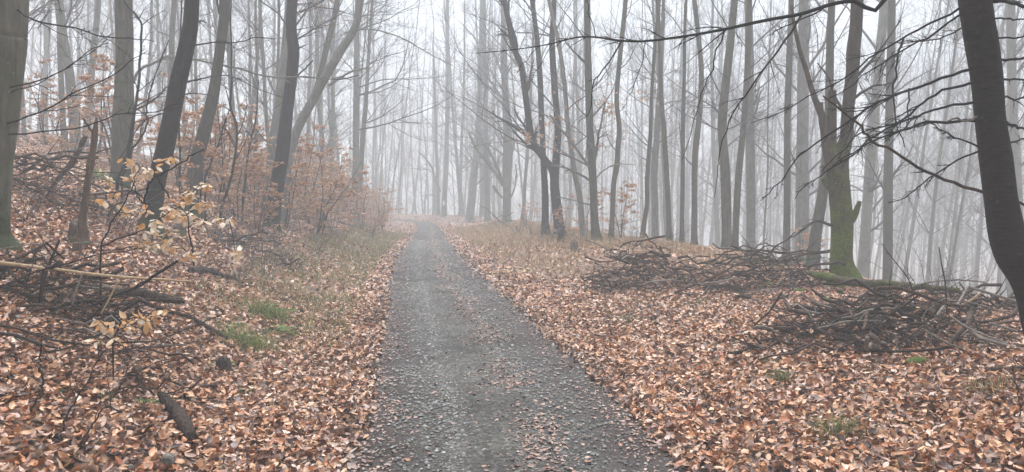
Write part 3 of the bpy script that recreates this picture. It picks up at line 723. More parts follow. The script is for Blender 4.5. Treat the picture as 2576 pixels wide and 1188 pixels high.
mid('pale trunk between the thick double-looking one and the many-limbed tree', c1, .2472, [(1345, 960, 66), (1340, 700, 60), (1335, 450, 56), (1330, 100, 50), (1320, -400, 40), (1310, -1290, 30)], 56, 53, SPR, H=24)
t, P, r, base, rng = mid('many-limbed grey tree right of the bend with limbs fanning up and left', c1, .2472, [(1535, 1010, 110), (1540, 940, 92), (1540, 700, 86), (1545, 450, 96), (1550, 200, 100), (1545, 0, 90), (1520, -400, 70), (1500, -1290, 50)], 46, 54, [(10, 3, 9, .8, 6, (-1.2, .6)), (12, 5, 16, .9, 5, None)], H=22, leaves=(160, 1, 7))
for p, w in [([(1505, 600), (1430, 480), (1350, 370), (1280, 290), (1220, 200), (1150, 60)], 40), ([(1500, 570), (1450, 430), (1390, 300), (1320, 180), (1230, 30)], 34), ([(1490, 720), (1430, 650), (1400, 600)], 30), ([(1580, 720), (1620, 620), (1635, 480), (1625, 380)], 18), ([(1575, 420), (1600, 250), (1610, 100), (1590, 0)], 20)]:
    Pb, rb = pix_branch(c1, p, 46, 44.5, w * .2472, w * .13, rng); add_branch(t, base, rng, Pb, rb, 'haze_tinted_grey_bark', sub=9, tw=5, tl=2, ratio=.4, ang=.5)
# blaze painted on the marked tree
bt = [o for o in bpy.data.objects if o.get('label', '').startswith('grey tree with a white')][0]
bb = np.array(bt.location); g = Geo()
def blob(px, py, w, h, d):
    c = at(px, py, d); n = 12; a = np.arange(n) / n * 2 * np.pi
    rx_, rz_ = w * d / F / 2, h * d / F / 2
    sx = np.sign(np.cos(a)) * abs(np.cos(a)) ** .6 * rx_; sz = np.sign(np.sin(a)) * abs(np.sin(a)) ** .6 * rz_
    V = np.concatenate([[c], np.stack([c[0] + sx, np.full(n, c[1]) + np.abs(sx) * .25, c[2] + sz], -1), np.stack([c[0] + sx, np.full(n, c[1] + .2), c[2] + sz], -1)])
    T = [(0, 1 + (i + 1) % n, 1 + i) for i in range(n)]; Q = [(1 + i, 1 + (i + 1) % n, 1 + n + (i + 1) % n, 1 + n + i) for i in range(n)]
    me = make_mesh('painted_mark', V - bb, Q, T, MATS['white_paint'], False); link('painted_mark', me, bt)
sx_ = 60 / 1188 / 1.5658
def blz(x, y): return (1720 / 1.5658 + x * sx_, 770 / 1.5658 + y * sx_)
for x, y, w, h in [(530, 450, 100, 90), (515, 545, 80, 80), (555, 630, 165, 95), (500, 715, 85, 130)]:
    blob(*blz(x, y), w * sx_ * 1.15, h * sx_, 69.55)

t, P, r, base, rng = mid('dark trunk whose thick limb bends away to the upper left', c2, .3225, [(405, 830, 96), (400, 780, 84), (380, 600, 74), (365, 450, 70), (372, 330, 62), (385, 150, 56), (390, 0, 52)], 27, 60, [(8, 6, 16, .9, 4, None), (7, 3.5, 9, .5, 5.5, (-1.5, .5))], mat='dark_bark', H=20, top=[(1070, 400, 16), (1060, 200, 14), (1070, 0, 13)], kw=dict(sub=6, tw=6, tl=2))
Pb, rb = pix_branch(pid, [c2(365, 430), c2(340, 330), c2(290, 260), c2(210, 140), c2(172, 20), z2(910, 350), z2(870, 250), z2(840, 100), z2(820, 0), z2(800, -150)], 27, 26, 20, 12, rng)
add_branch(t, base, rng, Pb, rb, 'dark_bark', 'thick limb bending to the upper left', sub=14, tw=6, tl=3, ratio=.3, ang=.6)
mid('straight dark stem just left of the trunk with the bent limb', c2, .3225, [(292, 770, 64), (290, 750, 56), (290, 500, 54), (276, 250, 48), (266, 0, 42)], 28, 61, [(6, 3, 9, .55, 5, (-1.5, .6)), (12, 6, 18, .95, 4.2, None)], mat='dark_bark', H=20, top=[(1000, 400, 14), (985, 200, 13), (960, 0, 12)], kw=dict(sub=6, tw=6, tl=2))
t, P, r, base, rng = mid('blotched beech with low forking limbs and lingering orange leaves', c2, .3225, [(692, 935, 84), (690, 880, 70), (675, 700, 62), (665, 450, 60), (655, 300, 66), (645, 100, 60), (640, 0, 56)], 24, 62, [(8, 1.8, 6, .5, 3, None), (10, 6, 16, .9, 4, None)], mat='beech_bark', H=20, top=[(1240, 300, 18), (1236, 0, 16)], kw=dict(sub=6, tw=6, tl=2), leaves=(420, 0, 4.2))
for p, w in [([(650, 425), (560, 370), (450, 320), (340, 300)], 22), ([(650, 320), (620, 290), (560, 210), (490, 110), (400, 0), (330, -90)], 26), ([(665, 290), (690, 200), (700, 100), (725, -20), (760, -200)], 26), ([(660, 610), (600, 600), (540, 580), (470, 562), (380, 545)], 12), ([(690, 400), (760, 330), (860, 290), (1000, 300)], 12)]:
    Pb, rb = pix_branch(c2, p, 24, 23, w * .3225, w * .16, rng); add_branch(t, base, rng, Pb, rb, 'haze_tinted_grey_bark', sub=10, tw=5, tl=2, ratio=.3)
mid('slim trunk leaning left close beside the blotched beech', c2, .3225, [(612, 925, 56), (600, 880, 50), (580, 750, 48), (560, 550, 44), (520, 350, 42), (490, 150, 38), (470, 0, 36)], 25, 63, H=20, top=[(1120, 400, 11), (1090, 200, 10), (1040, -20, 9)], leaves=(120, 0, 5))
mid('slim dark-sided trunk right of the blotched beech', c2, .3225, [(806, 945, 50), (806, 880, 42), (815, 700, 40), (825, 450, 40), (850, 300, 42), (860, 150, 40), (870, 0, 38)], 24, 64, mat='beech_bark', H=20, top=[(1385, 500, 12), (1400, 300, 12), (1430, 0, 11)], leaves=(200, 0, 5))
mid('slim trunk bending right at its foot, second right of the blotched beech', c2, .3225, [(1040, 975, 44), (1045, 930, 38), (1060, 780, 38), (1085, 600, 34), (1086, 400, 34), (1105, 150, 32), (1115, 0, 30)], 25, 65, mat='beech_bark', H=21, top=[(1560, 500, 9), (1580, 200, 9), (1600, 0, 8)], leaves=(90, 0, 5))
mid('stouter pale trunk behind the slim bending one', c2, .3225, [(1156, 970, 66), (1150, 900, 60), (1145, 600, 58), (1142, 350, 54), (1160, 100, 48), (1165, 0, 46)], 31, 66, H=23, leaves=(90, 2, 6))
mid('upright slim trunk with a short forked sucker at its foot', c2, .3225, [(1262, 975, 50), (1260, 930, 42), (1255, 700, 42), (1240, 400, 40), (1222, 100, 38), (1218, 0, 36)], 24, 67, mat='beech_bark', H=20, top=[(1610, 500, 11), (1600, 200, 10), (1590, 0, 10)])
mid('slim straight trunk left of the brushwood heap', c2, .3225, [(1356, 975, 40), (1358, 800, 36), (1362, 500, 34), (1366, 0, 32), (1375, -400, 28), (1390, -990, 24)], 25, 68, mat='beech_bark', H=21)
mid('slim trunk rising behind the brushwood heap', z3, .5, [(58, 1230, 34), (60, 1000, 30), (62, 800, 30), (82, 600, 28), (95, 400, 26), (82, 200, 24), (60, 0, 22)], 25, 69, mat='beech_bark', H=21)
mid('stout beech whose trunk swells at mid height behind the brushwood', z3, .5, [(222, 1290, 56), (222, 1180, 48), (216, 900, 52), (203, 720, 46), (200, 600, 46), (220, 400, 40), (252, 100, 38), (262, -20, 36)], 21, 70, mat='beech_bark', H=20)
mid('slimmer trunk close on the right of the stout swelling beech', z3, .5, [(262, 1290, 38), (266, 1180, 32), (280, 900, 34), (310, 600, 32), (328, 300, 30), (336, 0, 28)], 21.5, 71, mat='beech_bark', H=20)
mid('pale upright trunk, second right of the stout swelling beech', z3, .5, [(345, 1300, 56), (345, 1180, 46), (342, 800, 44), (338, 400, 42), (330, 0, 38)], 28, 72, H=23)
mid('pale trunk standing behind the arching brushwood branches', z3, .5, [(520, 1330, 40), (525, 1100, 34), (527, 600, 32), (536, 300, 30), (546, 0, 28)], 23, 73, mat='beech_bark', H=21)
mid('broad pale trunk left of the mossy forked tree', z3, .5, [(598, 1330, 76), (600, 1180, 66), (604, 600, 58), (608, 200, 52), (610, 0, 50)], 27, 74, H=23)
mid('olive trunk slanting up to the right, nearest left of the mossy forked tree', z3, .5, [(655, 1340, 64), (670, 1180, 56), (700, 1000, 52), (722, 820, 48), (735, 600, 42), (742, 200, 36), (748, 0, 34)], 19, 75, mat='beech_bark', H=19)
mid('pale trunk right of the mossy forked tree leaning right', z3, .5, [(905, 1400, 60), (925, 1100, 52), (952, 700, 48), (1000, 200, 44), (1012, 0, 42)], 28, 76, H=24)
mid('pale trunk at the frame edge right of the dark curved one', z3, .5, [(1690, 1300, 50), (1680, 900, 46), (1660, 500, 42), (1650, 0, 40)], 26, 77, H=23)
mid('straight upright trunk seen just above the mossy log', z3, .5, [(1030, 1480, 50), (1032, 1250, 46), (1034, 900, 44), (1042, 500, 40), (1052, 0, 36)], 24, 78, mat='beech_bark', H=22)

# ------------------------------------------------------------------ the woods behind: shared shapes, each tree its own object
protos = []
def make_pole(seed, H, r0, kind):
    rng = np.random.default_rng(seed)
    z = np.concatenate([[-.4, 0, .15, .4], np.linspace(.9, H, 18)]); n = len(z); bend = rng.normal(0, .5, 2)
    P = np.stack([bend[0] * np.sin(z / H * 3) + np.cumsum(rng.normal(0, .035, n)), bend[1] * np.sin(z / H * 2.4) + np.cumsum(rng.normal(0, .035, n)), z], -1)
    P[:, :2] -= P[1, :2]
    r = r0 * (1 - .8 * np.clip(z / H, 0, 1)) ; r *= 1 + .5 * np.exp(-np.maximum(z, 0) / .22)
    V, Q = tubes(P, r, 10, False, trunk_lump(rng, .05))
    tm = make_mesh('trunk', V, Q, None, MATS['haze_tinted_grey_bark'])
    g = Geo()
    if kind == 1:
        crown(rng, g, *limb_starts(rng, P, r, 14, 3, H * .6, .65, 4.5), sub=6, tw=6, tl=2)
        crown(rng, g, *limb_starts(rng, P, r, 10, H * .5, H * .95, .95, 3.5), sub=6, tw=5, tl=1)
    else:
        crown(rng, g, *limb_starts(rng, P, r, 20, 2.0, H * .55, .7, 3.0), sub=7, tw=6, tl=2)
        crown(rng, g, *limb_starts(rng, P, r, 20, H * .30, H * .92, .9, 4.8), sub=7, tw=6, tl=3)
    cm = g.mesh('crown', MATS['haze_tinted_twig'])
    return tm, cm
for i in range(9):
    protos.append((make_pole(300 + i, [23, 24, 22, 21, 24, 23, 20, 22, 24, 21, 23, 22][i], [.11, .15, .09, .13, .18, .10, .08, .14, .12, .16, .10, .13][i], [0, 0, 2, 1, 0, 2, 0, 1, 2, 1, 0, 0][i]), i))
rngB = np.random.default_rng(77)
SLOTS = [  # px range, distance range, how many, description, lean (deg)
 (1140, 1290, 66, 110, 16, 'faint trunk in the fog right of the trail-marked tree', 0),
 (1290, 1420, 40, 145, 16, 'faint trunk in the fog behind the many-limbed tree and dark stems', 0),
 (1420, 1580, 36, 137, 20, 'foggy trunk in the row behind the blotched beech', 1),
 (1580, 1720, 36, 130, 20, 'foggy trunk behind the slim trunks left of the brushwood heap', 1),
 (1720, 1900, 31, 123, 26, 'foggy trunk behind the stout swelling beech', 1.5),
 (1900, 2080, 31, 123, 24, 'foggy trunk in the wood left of the mossy forked tree', 2),
 (2160, 2330, 28, 116, 27, 'foggy trunk in the wood right of the mossy forked tree', 4),
 (2330, 2480, 26, 116, 24, 'foggy trunk seen between the drooping branches and the mossy log', 5),
 (2500, 2720, 26, 101, 19, 'foggy trunk beside or beyond the dark curved trunk', 4),
 (930, 1010, 60, 100, 11, 'faint trunk in the fog above the end of the undergrowth', 0),
 (1010, 1105, 84, 115, 12, 'very faint trunk in the fog above the bend of the track', 0),
 (760, 930, 36, 80, 12, 'faint trunk in the fog behind the curved leaning trunk', 1),
 (480, 760, 26, 91, 20, 'faint trunk behind the orange undergrowth between the leaning trunks', 0),
 (330, 480, 24, 84, 12, 'faint trunk behind the dark ringed leaning trunk', 0),
 (60, 320, 20, 78, 23, 'faint trunk in the wood left of the straight grey beech', 0),
 (-160, 60, 20, 65, 9, 'faint trunk beside the thick beech at the left edge', 0)]
LANDMARKS = [(1116, 'the trail-marked tree'), (1186, 'the double-looking trunk'), (1275, 'the many-limbed tree'), (1370, 'the straight dark stem'), (1402, 'the bent-limb trunk'), (1495, 'the blotched beech'), (1540, 'the dark-sided slim trunk'),
             (1620, 'the foot-bent slim trunk'), (1682, 'the suckered trunk'), (1746, 'the trunk above the first heap'), (1825, 'the stout swelling beech'), (1980, 'the trunk behind the middle heap'), (2060, 'the slanting olive trunk'),
             (2115, 'the mossy forked tree'), (2233, 'the trunk above the mossy log'), (2530, 'the dark curved trunk'), (900, 'the thicket-end trunk'), (800, 'the curved leaning trunk'), (715, 'the dark crooked trunk'), (520, 'the olive-green leaning trunk'),
             (420, 'the dark ringed leaning trunk'), (312, 'the straight grey beech'), (220, 'the dead snag'), (20, 'the left-edge beech'), (1000, 'the end of the thicket')]
ntree = 0
for (a, b, d0, d1, n, lab, lean) in SLOTS:
    placed = 0; tries = 0
    while placed < n and tries < 600:
        tries += 1
        px = rngB.uniform(a, b); d = math.sqrt(rngB.uniform(d0 ** 2, d1 ** 2)) if rngB.random() < .55 else rngB.uniform(d0, d1)
        x = (px - CX) / F * d
        u, _ = lateral(x, d); u = float(u[0])
        if -4.2 < u < 4.8: continue
        if any((x - q_[0]) ** 2 + (d - q_[1]) ** 2 < (q_[2] + .55) ** 2 for q_ in TREE_XY): continue
        TREE_XY.append((x, d, .5))
        k = int(rngB.integers(0, len(protos))); (tm, cm), _i = protos[k]
        s = rngB.uniform(.85, 1.1) * (1 + .25 * min(1, max(0, (d - 40) / 50)))
        z = float(hgt(x, d))
        H = 23 * s
        o = link('beech_tree', None, None, (x, d, z))
        o.rotation_euler = (rngB.normal(0, R(1.2)), rngB.normal(R(lean), R(3.2)), rngB.uniform(0, 6.28)); o.rotation_mode = 'ZXY'
        o.scale = (s * rngB.uniform(.62, 1.05),) * 2 + (s,)
        link('trunk', tm, o); link('crown', cm, o)
        
        ref = min(LANDMARKS, key=lambda q_: abs(q_[0] - px)); off_ = px - ref[0]
        hz = 'clear' if d < 33 else 'hazy' if d < 50 else 'faint' if d < 70 else 'ghostly'
        rad_ = [.11, .15, .09, .13, .18, .10, .08, .14, .12, .16, .10, .13][k] * o.scale[0]
        th = 'slim' if rad_ < .105 else 'stout' if rad_ > .15 else 'medium'
        sd = ('far left' if off_ < -45 else 'left' if off_ < -12 else 'straight behind' if off_ <= 12 else 'right' if off_ <= 45 else 'far right')
        lab2 = f"{hz} {th} trunk {sd + ' of' if 'behind' not in sd else sd} {ref[1]}"
        tag(o, lab2, 'tree', 'foggy trunks near ' + ref[1]); placed += 1; ntree += 1
print('background trees', ntree)
def split_labels(objs):
    by = {}
    for o in objs: by.setdefault(o['label'], []).append(o)
    W_ = {2: 'two', 3: 'three', 4: 'four', 5: 'five', 6: 'six', 7: 'seven', 8: 'eight', 9: 'nine'}
    for lab, os_ in by.items():
        k = len(os_)
        if k < 2 or k > 9: continue
        os_.sort(key=lambda o: o.location[0] / o.location[1])
        names = ['left', 'right'] if k == 2 else ['leftmost', 'middle', 'rightmost'] if k == 3 else [('first second third fourth fifth sixth seventh eighth ninth'.split())[i] for i in range(k)]
        for o, nm in zip(os_, names): o['label'] = f'{lab}, {nm} of {W_[k]}'
split_labels([o for o in bpy.data.objects if o.get('category') == 'tree'])
# the wood dissolving in the fog behind them, too many and too faint to count
rng = np.random.default_rng(99); g = Geo(); n = 330
d = rng.uniform(68, 165, n); px = rng.uniform(-100, 2700, n); x = (px - CX) / F * d; u, _ = lateral(x, d); k = (np.abs(u) > 7); x, d = x[k], d[k]; n = len(x); z0 = hgt(x, d); H = rng.uniform(24, 32, n); H = np.minimum(H, 34 - z0)
K = 9; s = np.linspace(0, 1, K); P = np.stack([x[:, None] + np.cumsum(rng.normal(0, .12, (n, K)), 1) + (s * H[:, None]) * rng.normal(.02, .04, (n, 1)), d[:, None] + np.cumsum(rng.normal(0, .12, (n, K)), 1), z0[:, None] - .4 + s[None] * H[:, None]], -1)
Rr = rng.uniform(.06, .16, n)[:, None] * (1 - .8 * s)[None]; g.tubes(P, Rr, 6); D = unit(np.gradient(P, axis=1))
s2 = kids(rng, P, Rr, D, H, 14, .12, .97, .75, .22, 0, .4); P2, R2, D2 = grow_batch(rng, *s2, 5, .12, .06); g.tubes(P2, R2, 3)
s3 = kids(rng, P2, R2, D2, s2[2], 2, .2, .97, .7, .6, .2, .5, .008); P3, R3, D3 = grow_batch(rng, *s3, 3, .12, .03); g.tubes(P3, R3, 3)
tag(link('distant_wood', g.mesh('distant_wood', MATS['haze_tinted_twig'])), 'distant leafless wood dissolving into the fog behind the trees', 'woods', kind='stuff')
# ------------------------------------------------------------------ orange-leaved undergrowth
def make_sapling(seed, H, nst, nleaf):
    rng = np.random.default_rng(seed); sg, lg = Geo(), Geo()
    st = np.stack([rng.normal(0, .06, nst), rng.normal(0, .06, nst), np.full(nst, -.08)], -1)
    az = rng.uniform(0, 6.28, nst); di = np.stack([np.cos(az) * .25, np.sin(az) * .25, np.ones(nst)], -1)
    ln = H * rng.uniform(.6, 1.05, nst); P, r, D = grow_batch(rng, st, di, ln, np.full(nst, .011 + .004 * H), 10, .07, .04); sg.tubes(P, r, 5)
    s2 = kids(rng, P, r, D, ln, 13, .14, .97, 1.15, .42, .75); P2, R2, D2 = grow_batch(rng, *s2, 6, .08, -.01); sg.tubes(P2, R2, 4)
    s3 = kids(rng, P2, R2, D2, s2[2], 6, .15, .98, .8, .5, .85); P3, R3, D3 = grow_batch(rng, *s3, 4, .1, 0); sg.tubes(P3, R3, 3)
    k = rng.integers(0, len(P3), nleaf); w = rng.uniform(0, 2.99, nleaf); i = w.astype(int); f = (w - i)[:, None]
    pos = P3[k, i] * (1 - f) + P3[k, i + 1] * f + rng.normal(0, .02, (nleaf, 3)) - np.array([0, 0, .015])
    leaf_batch(lg, rng, pos, leaf_frames(rng, nleaf, .5), rng.uniform(.07, .115, nleaf), 2, leaf_cols(rng, nleaf, np.array([.2, .25, .25, .1, .12, .08]), ORANGE))
    return sg.mesh('stem', MATS['twig_bark']), lg.mesh('foliage', MATS['hanging_leaf'])
SAP = [make_sapling(500 + i, [2.6, 3.4, 2.2, 3.8, 2.9, 2.4][i], [3, 3, 4, 2, 4, 3][i], [1100, 1250, 1000, 1000, 1300, 800][i]) for i in range(6)]
rs = np.random.default_rng(9)
def put_sapling(x, y, s, label, group, k=None):
    k = int(rs.integers(0, 6)) if k is None else k
    o = link('beech_sapling', None, None, (x, y, float(hgt(x, y)))); o.rotation_euler = (0, 0, rs.uniform(0, 6.28)); o.scale = (s * 1.3, s * 1.3, s)
    link('stem', SAP[k][0], o); link('foliage', SAP[k][1], o); tag(o, label, 'sapling', group); return o
def road_pt(y, v):
    k = np.argmin(abs(RC[:, 1] - y)); n = np.array([-RT[k, 1], RT[k, 0]]); return RC[k] + n * (v + HW * float(narrow(y)))
ORD = 'first second third fourth fifth sixth seventh eighth ninth tenth eleventh twelfth thirteenth fourteenth fifteenth sixteenth seventeenth eighteenth nineteenth twentieth twenty-first twenty-second twenty-third twenty-fourth'.split(); rowc = {}
for y in np.arange(21, 80, 2.5):
    for v, s in ((1.9, .62), (3.3, .85), (4.8, 1.0), (6.6, 1.05)):
        if (v < 2 and y < 26) or (y > 52 and v < 3) or (y > 58 and v < 4.5): continue
        if rs.random() < .15: continue
        x, yy = road_pt(y + rs.uniform(-1, 1), v + rs.uniform(-.5, .7) + (.9 if y < 30 else 0))
        nearband = y < 40; row = {1.9: 'front', 3.3: 'second', 4.8: 'third', 6.6: 'back'}[v]; rowc[row] = rowc.get(row, 0) + 1
        put_sapling(x, yy, s * rs.uniform(.8, 1.15) * (1.0 if y < 45 else 1.15), ('orange-leaved' if nearband else 'fog-paled orange') + f' sapling in the {row} row of the thicket, {ORD[rowc[row] - 1]} from its near end',
                    'saplings of the near thicket' if nearband else 'saplings of the far thicket')
for px, d, s, lab in [(500, 15.5, .62, 'orange-leaved sapling in front of the olive-green trunk'), (600, 19, .9, 'loose orange sapling right of the olive-green trunk'), (560, 22, .9, 'loose orange sapling behind the olive-green trunk'),
                      (650, 18.5, .6, 'low orange sapling left of the dark crooked trunk'), (640, 24, 1.0, 'tall orange sapling behind and left of the dark crooked trunk'), (445, 21, .8, 'sparse orange sapling behind the dark ringed trunk'),
                      (380, 24, .8, 'sparse orange sapling far behind the pale-leaved sapling'), (180, 22, .8, 'sparse orange sapling behind the dead snag'), (120, 26, .9, 'sparse orange sapling at the far left of the wood'), (250, 28, .9, 'sparse orange sapling left of the straight grey beech'),
                      (720, 22, .8, 'orange sapling at the foot of the leaning trunks'), (800, 24, 1.05, 'tall orange sapling under the curved leaning trunk'), (760, 27, 1.1, 'tall orange sapling between the leaning trunks'), (690, 29, 1.1, 'tall orange sapling behind the dark crooked trunk')]:
    x = (px - CX) / F * d; put_sapling(x, d, s, lab, 'saplings between the left trunks')
for px, d, s, lab in [(1412, 25.5, .55, 'small orange sapling at the foot of the trunk with the bent limb'), (1560, 26, .9, 'orange sapling among the slim trunks right of the blotched beech'), (1480, 29, .8, 'orange sapling behind the blotched beech'),
                      (1330, 34, .6, 'small pale orange sapling left of the dark stems'), (2030, 24, .8, 'sparse orange sapling left of the mossy forked tree')]:
    x = (px - CX) / F * d; put_sapling(x, d, s, lab, 'saplings in the wood on the right', 5)

# bare twiggy shrubs at the edge of the right-hand wood
def make_shrub(seed, H):
    rng = np.random.default_rng(seed); g = Geo(); n = 9
    st = np.stack([rng.normal(0, .15, n), rng.normal(0, .15, n), np.full(n, -.05)], -1); az = rng.uniform(0, 6.28, n)
    di = np.stack([np.cos(az) * .6, np.sin(az) * .6, np.ones(n)], -1); ln = H * rng.uniform(.5, 1.1, n)
    P, r, D = grow_batch(rng, st, di, ln, np.full(n, .011), 8, .13, -.02); g.tubes(P, r, 4)
    s2 = kids(rng, P, r, D, ln, 7, .2, .98, .8, .45, .4); P2, R2, D2 = grow_batch(rng, *s2, 5, .15, 0); g.tubes(P2, R2, 3)
    s3 = kids(rng, P2, R2, D2, s2[2], 3, .2, .98, .8, .5, .4); P3, R3, D3 = grow_batch(rng, *s3, 3, .12, 0); g.tubes(P3, R3, 3)
    return g.mesh('bare_shrub', MATS['haze_tinted_twig'])
SHR = [make_shrub(700 + i, 1.5) for i in range(3)]
for i, (px, d, s, lab) in enumerate([(1300, 31, .9, 'bare twiggy shrub left of the dark stems'), (1345, 28, 1.0, 'bare twiggy shrub at the foot of the straight dark stem'), (1380, 25, .7, 'low bare shrub in front of the trunk with the bent limb'), (1440, 24, .8, 'bare shrub between the bent-limb trunk and the blotched beech'),
                          (1250, 42, 1.1, 'bare shrub at the foot of the many-limbed tree'), (1600, 22, .8, 'bare shrub left behind the brushwood heap'), (1700, 21, .8, 'bare shrub right behind the brushwood heap'), (1190, 52, 1.0, 'bare shrub right of the bend of the track'),
                          (2330, 11, .7, 'thin bare shrub behind the mossy log'), (2440, 9.5, .6, 'thin bare shrub between the mossy log and the dark curved trunk'),
                          (660, 13.5, .8, 'bare twiggy shrub on the bank before the dark crooked trunk'), (730, 15, .7, 'low bare shrub at the toe of the bank above the grass strip'), (600, 11.5, .6, 'small bare shrub on the bank right of the pale-leaved sapling'), (560, 14.5, .9, 'tall bare shrub between the olive-green and dark crooked trunks'),
                          (480, 10, .6, 'small bare shrub just behind the pale-leaved sapling'), (790, 19, .8, 'bare shrub in front of the orange thicket'), (850, 25, .8, 'bare shrub at the front edge of the thicket towards the bend'), (280, 11.5, .8, 'bare shrub between the dead snag and the dark ringed trunk'), (90, 9.5, .8, 'bare shrub beside the thick beech at the left edge'), (690, 17.5, .9, 'bare shrub at the foot of the dark crooked trunk')]):
    x = (px - CX) / F * d; o = tag(link('bare_shrub', SHR[i % 3], None, (x, d, float(hgt(x, d)))), lab, 'shrub', 'bare shrubs along the edge of the wood'); o.scale = (s,) * 3; o.rotation_euler = (0, 0, i * 1.3)

# ------------------------------------------------------------------ the pale-leaved beech sapling in front, leaf by leaf
CREAM = np.array([(.86, .70, .50), (.88, .77, .62), (.70, .42, .18), (.74, .50, .27), (.60, .31, .11), (.90, .82, .70)])
LEAFM = {}
def leaf_mesh(shape, c):
    if (shape, c) not in LEAFM:
        rng = np.random.default_rng(shape * 31 + 5); t, f = _LT[0]; T = t.copy(); T[:, 0] -= .0
        T[:, 2] = T[:, 2] * [1.6, -1.2, 2.4, .6][shape] + [.25, -.3, .5, -.12][shape] * T[:, 0] ** 2; T[:, 1] *= [1, 1.1, .85, 1.05][shape]
        LEAFM[(shape, c)] = make_mesh('leaf', T, None, f, MATS['hanging_leaf'], True, np.repeat(np.array(ALLC[c])[None], len(T), 0))
    return LEAFM[(shape, c)]
ALLC = [tuple(x) for x in CREAM] + [tuple(x) for x in PAL]
from mathutils import Matrix
def put_leaf(parent, pos, fr, size, c, shape, base):
    o = link('leaf', leaf_mesh(shape, c), parent)
    m = Matrix([[fr[0][i] * size, fr[1][i] * size, fr[2][i] * size, pos[i] - base[i]] for i in range(3)] + [[0, 0, 0, 1]])
    o.matrix_local = m; return o
def leafy_sprig(name, label, stems, clusters, d, seed, lsize, weights, tr, mat='dark_twig', k=.2688):
    rng = np.random.default_rng(seed); sg = Geo(); nodes = []
    base = None
    root = link(name, None)
    for pts, w0, w1, dd in stems:
        P, r = pix_branch(tr, pts, d + dd, d + dd * .3, w0, w1, rng, 24)
        if base is None:
            g0 = float(hgt(P[0, 0], P[0, 1])); base = np.array([P[0, 0], P[0, 1], g0]); root.location = tuple(base)
            if P[0, 2] > g0: P = np.concatenate([[base - np.array([0, 0, .1])], P]); r = np.concatenate([[r[0]], r])
        sg.tubes(P, r, 7); nodes.append(P)
    nodes = np.concatenate(nodes)
    for (x, y, rad, n) in clusters:
        dd = d + rng.normal(0, .18); c = at(*tr(x, y), dd); rw = rad * k * dd / F
        j = np.argmin(np.linalg.norm(nodes - c, axis=1) + (nodes[:, 2] > c[2]) * .08); a = nodes[j]
        mid_ = (a + c) / 2 + np.array([0, 0, .03]); e = c + unit(c - a + 1e-6) * rw * .9
        P = spline([a, mid_, c, e], 12); tw = Geo(); tw.tubes(P, np.linspace(.0042, .0012, 12), 4); nodes = np.concatenate([nodes, P[4:]])
        for _ in range(int(n * 1.3 + .5)):
            off = unit(rng.normal(0, 1, 3)) * rw * rng.uniform(.1, 1.0); p = c + off * np.array([1, 1, .75])
            q0 = P[np.argmin(np.linalg.norm(P - p, axis=1))]; tw.tubes(spline([q0, (q0 + p) / 2 + np.array([0, 0, .004]), p], 4), np.array([.0012, .001, .001, .0008]), 3)
            az = rng.uniform(0, 6.28); el = rng.normal(-.5, .45); fx = np.array([math.cos(az) * math.cos(el), math.sin(az) * math.cos(el), math.sin(el)])
            side = unit(np.cross(np.array([0, 0, 1.]), fx)); ro = rng.normal(0, .5); fz = np.cross(fx, side); fy = side * math.cos(ro) + fz * math.sin(ro); fz = np.cross(fx, fy)
            put_leaf(root, p, (fx, fy, fz), lsize * rng.uniform(.8, 1.2), int(rng.choice(6, p=weights)), int(rng.integers(0, 4)), base)
        link('twig', tw.mesh('twig', MATS[mat], base), root)
    link('stem', sg.mesh('stem', MATS[mat], base), root)
    tag(root, label, 'sapling'); return root
leafy_sprig('beech_sapling', 'small beech sapling with drooping pale cream and tan leaves in front of the dark trunk',
    [([(110, 1180), (120, 900), (190, 690), (300, 520), (360, 430), (420, 290), (440, 200), (500, 130)], 5, 2, 0),
     ([(985, 1060), (975, 940), (955, 830), (930, 640), (900, 560), (820, 520)], 5, 2, .1), ([(130, 880), (300, 800), (520, 720), (640, 640), (760, 560), (900, 480), (980, 420)], 4, 2, .1),
     ([(520, 480), (550, 320), (640, 230), (860, 100), (1000, 0), (1080, -30)], 5, 3, .2), ([(770, 450), (720, 370), (640, 230), (600, 160)], 4, 2, .2), ([(570, 492), (480, 450), (420, 300)], 4, 3, .1),
     ([(0, 980), (200, 930), (420, 890), (620, 860), (800, 830)], 3, 2, .1)],
    [(190, 270, 60, 8), (240, 390, 60, 7), (420, 120, 70, 8), (490, 210, 70, 8), (600, 160, 60, 6), (690, 85, 40, 4), (780, 45, 30, 2), (380, 250, 50, 5), (960, 400, 70, 10), (860, 460, 60, 6), (760, 520, 70, 7), (1000, 480, 80, 8), (900, 600, 100, 14),
     (800, 570, 60, 7), (1130, 500, 60, 6), (1070, 640, 70, 8), (1220, 630, 70, 7), (1300, 645, 40, 4), (700, 590, 50, 5), (620, 640, 40, 4), (540, 560, 40, 4), (600, 740, 70, 6), (760, 750, 60, 6), (520, 830, 60, 8), (610, 850, 50, 5), (730, 860, 50, 5), (800, 890, 60, 5),
     (950, 960, 60, 5), (540, 690, 40, 3), (160, 450, 40, 3), (280, 490, 40, 2), (1100, 300, 50, 4), (1060, 330, 40, 3), (1370, 940, 50, 5), (1380, 1010, 40, 4), (320, 60, 20, 1), (350, 580, 60, 4)],
    7.0, 41, .076, [.27, .22, .17, .16, .08, .10], c6)
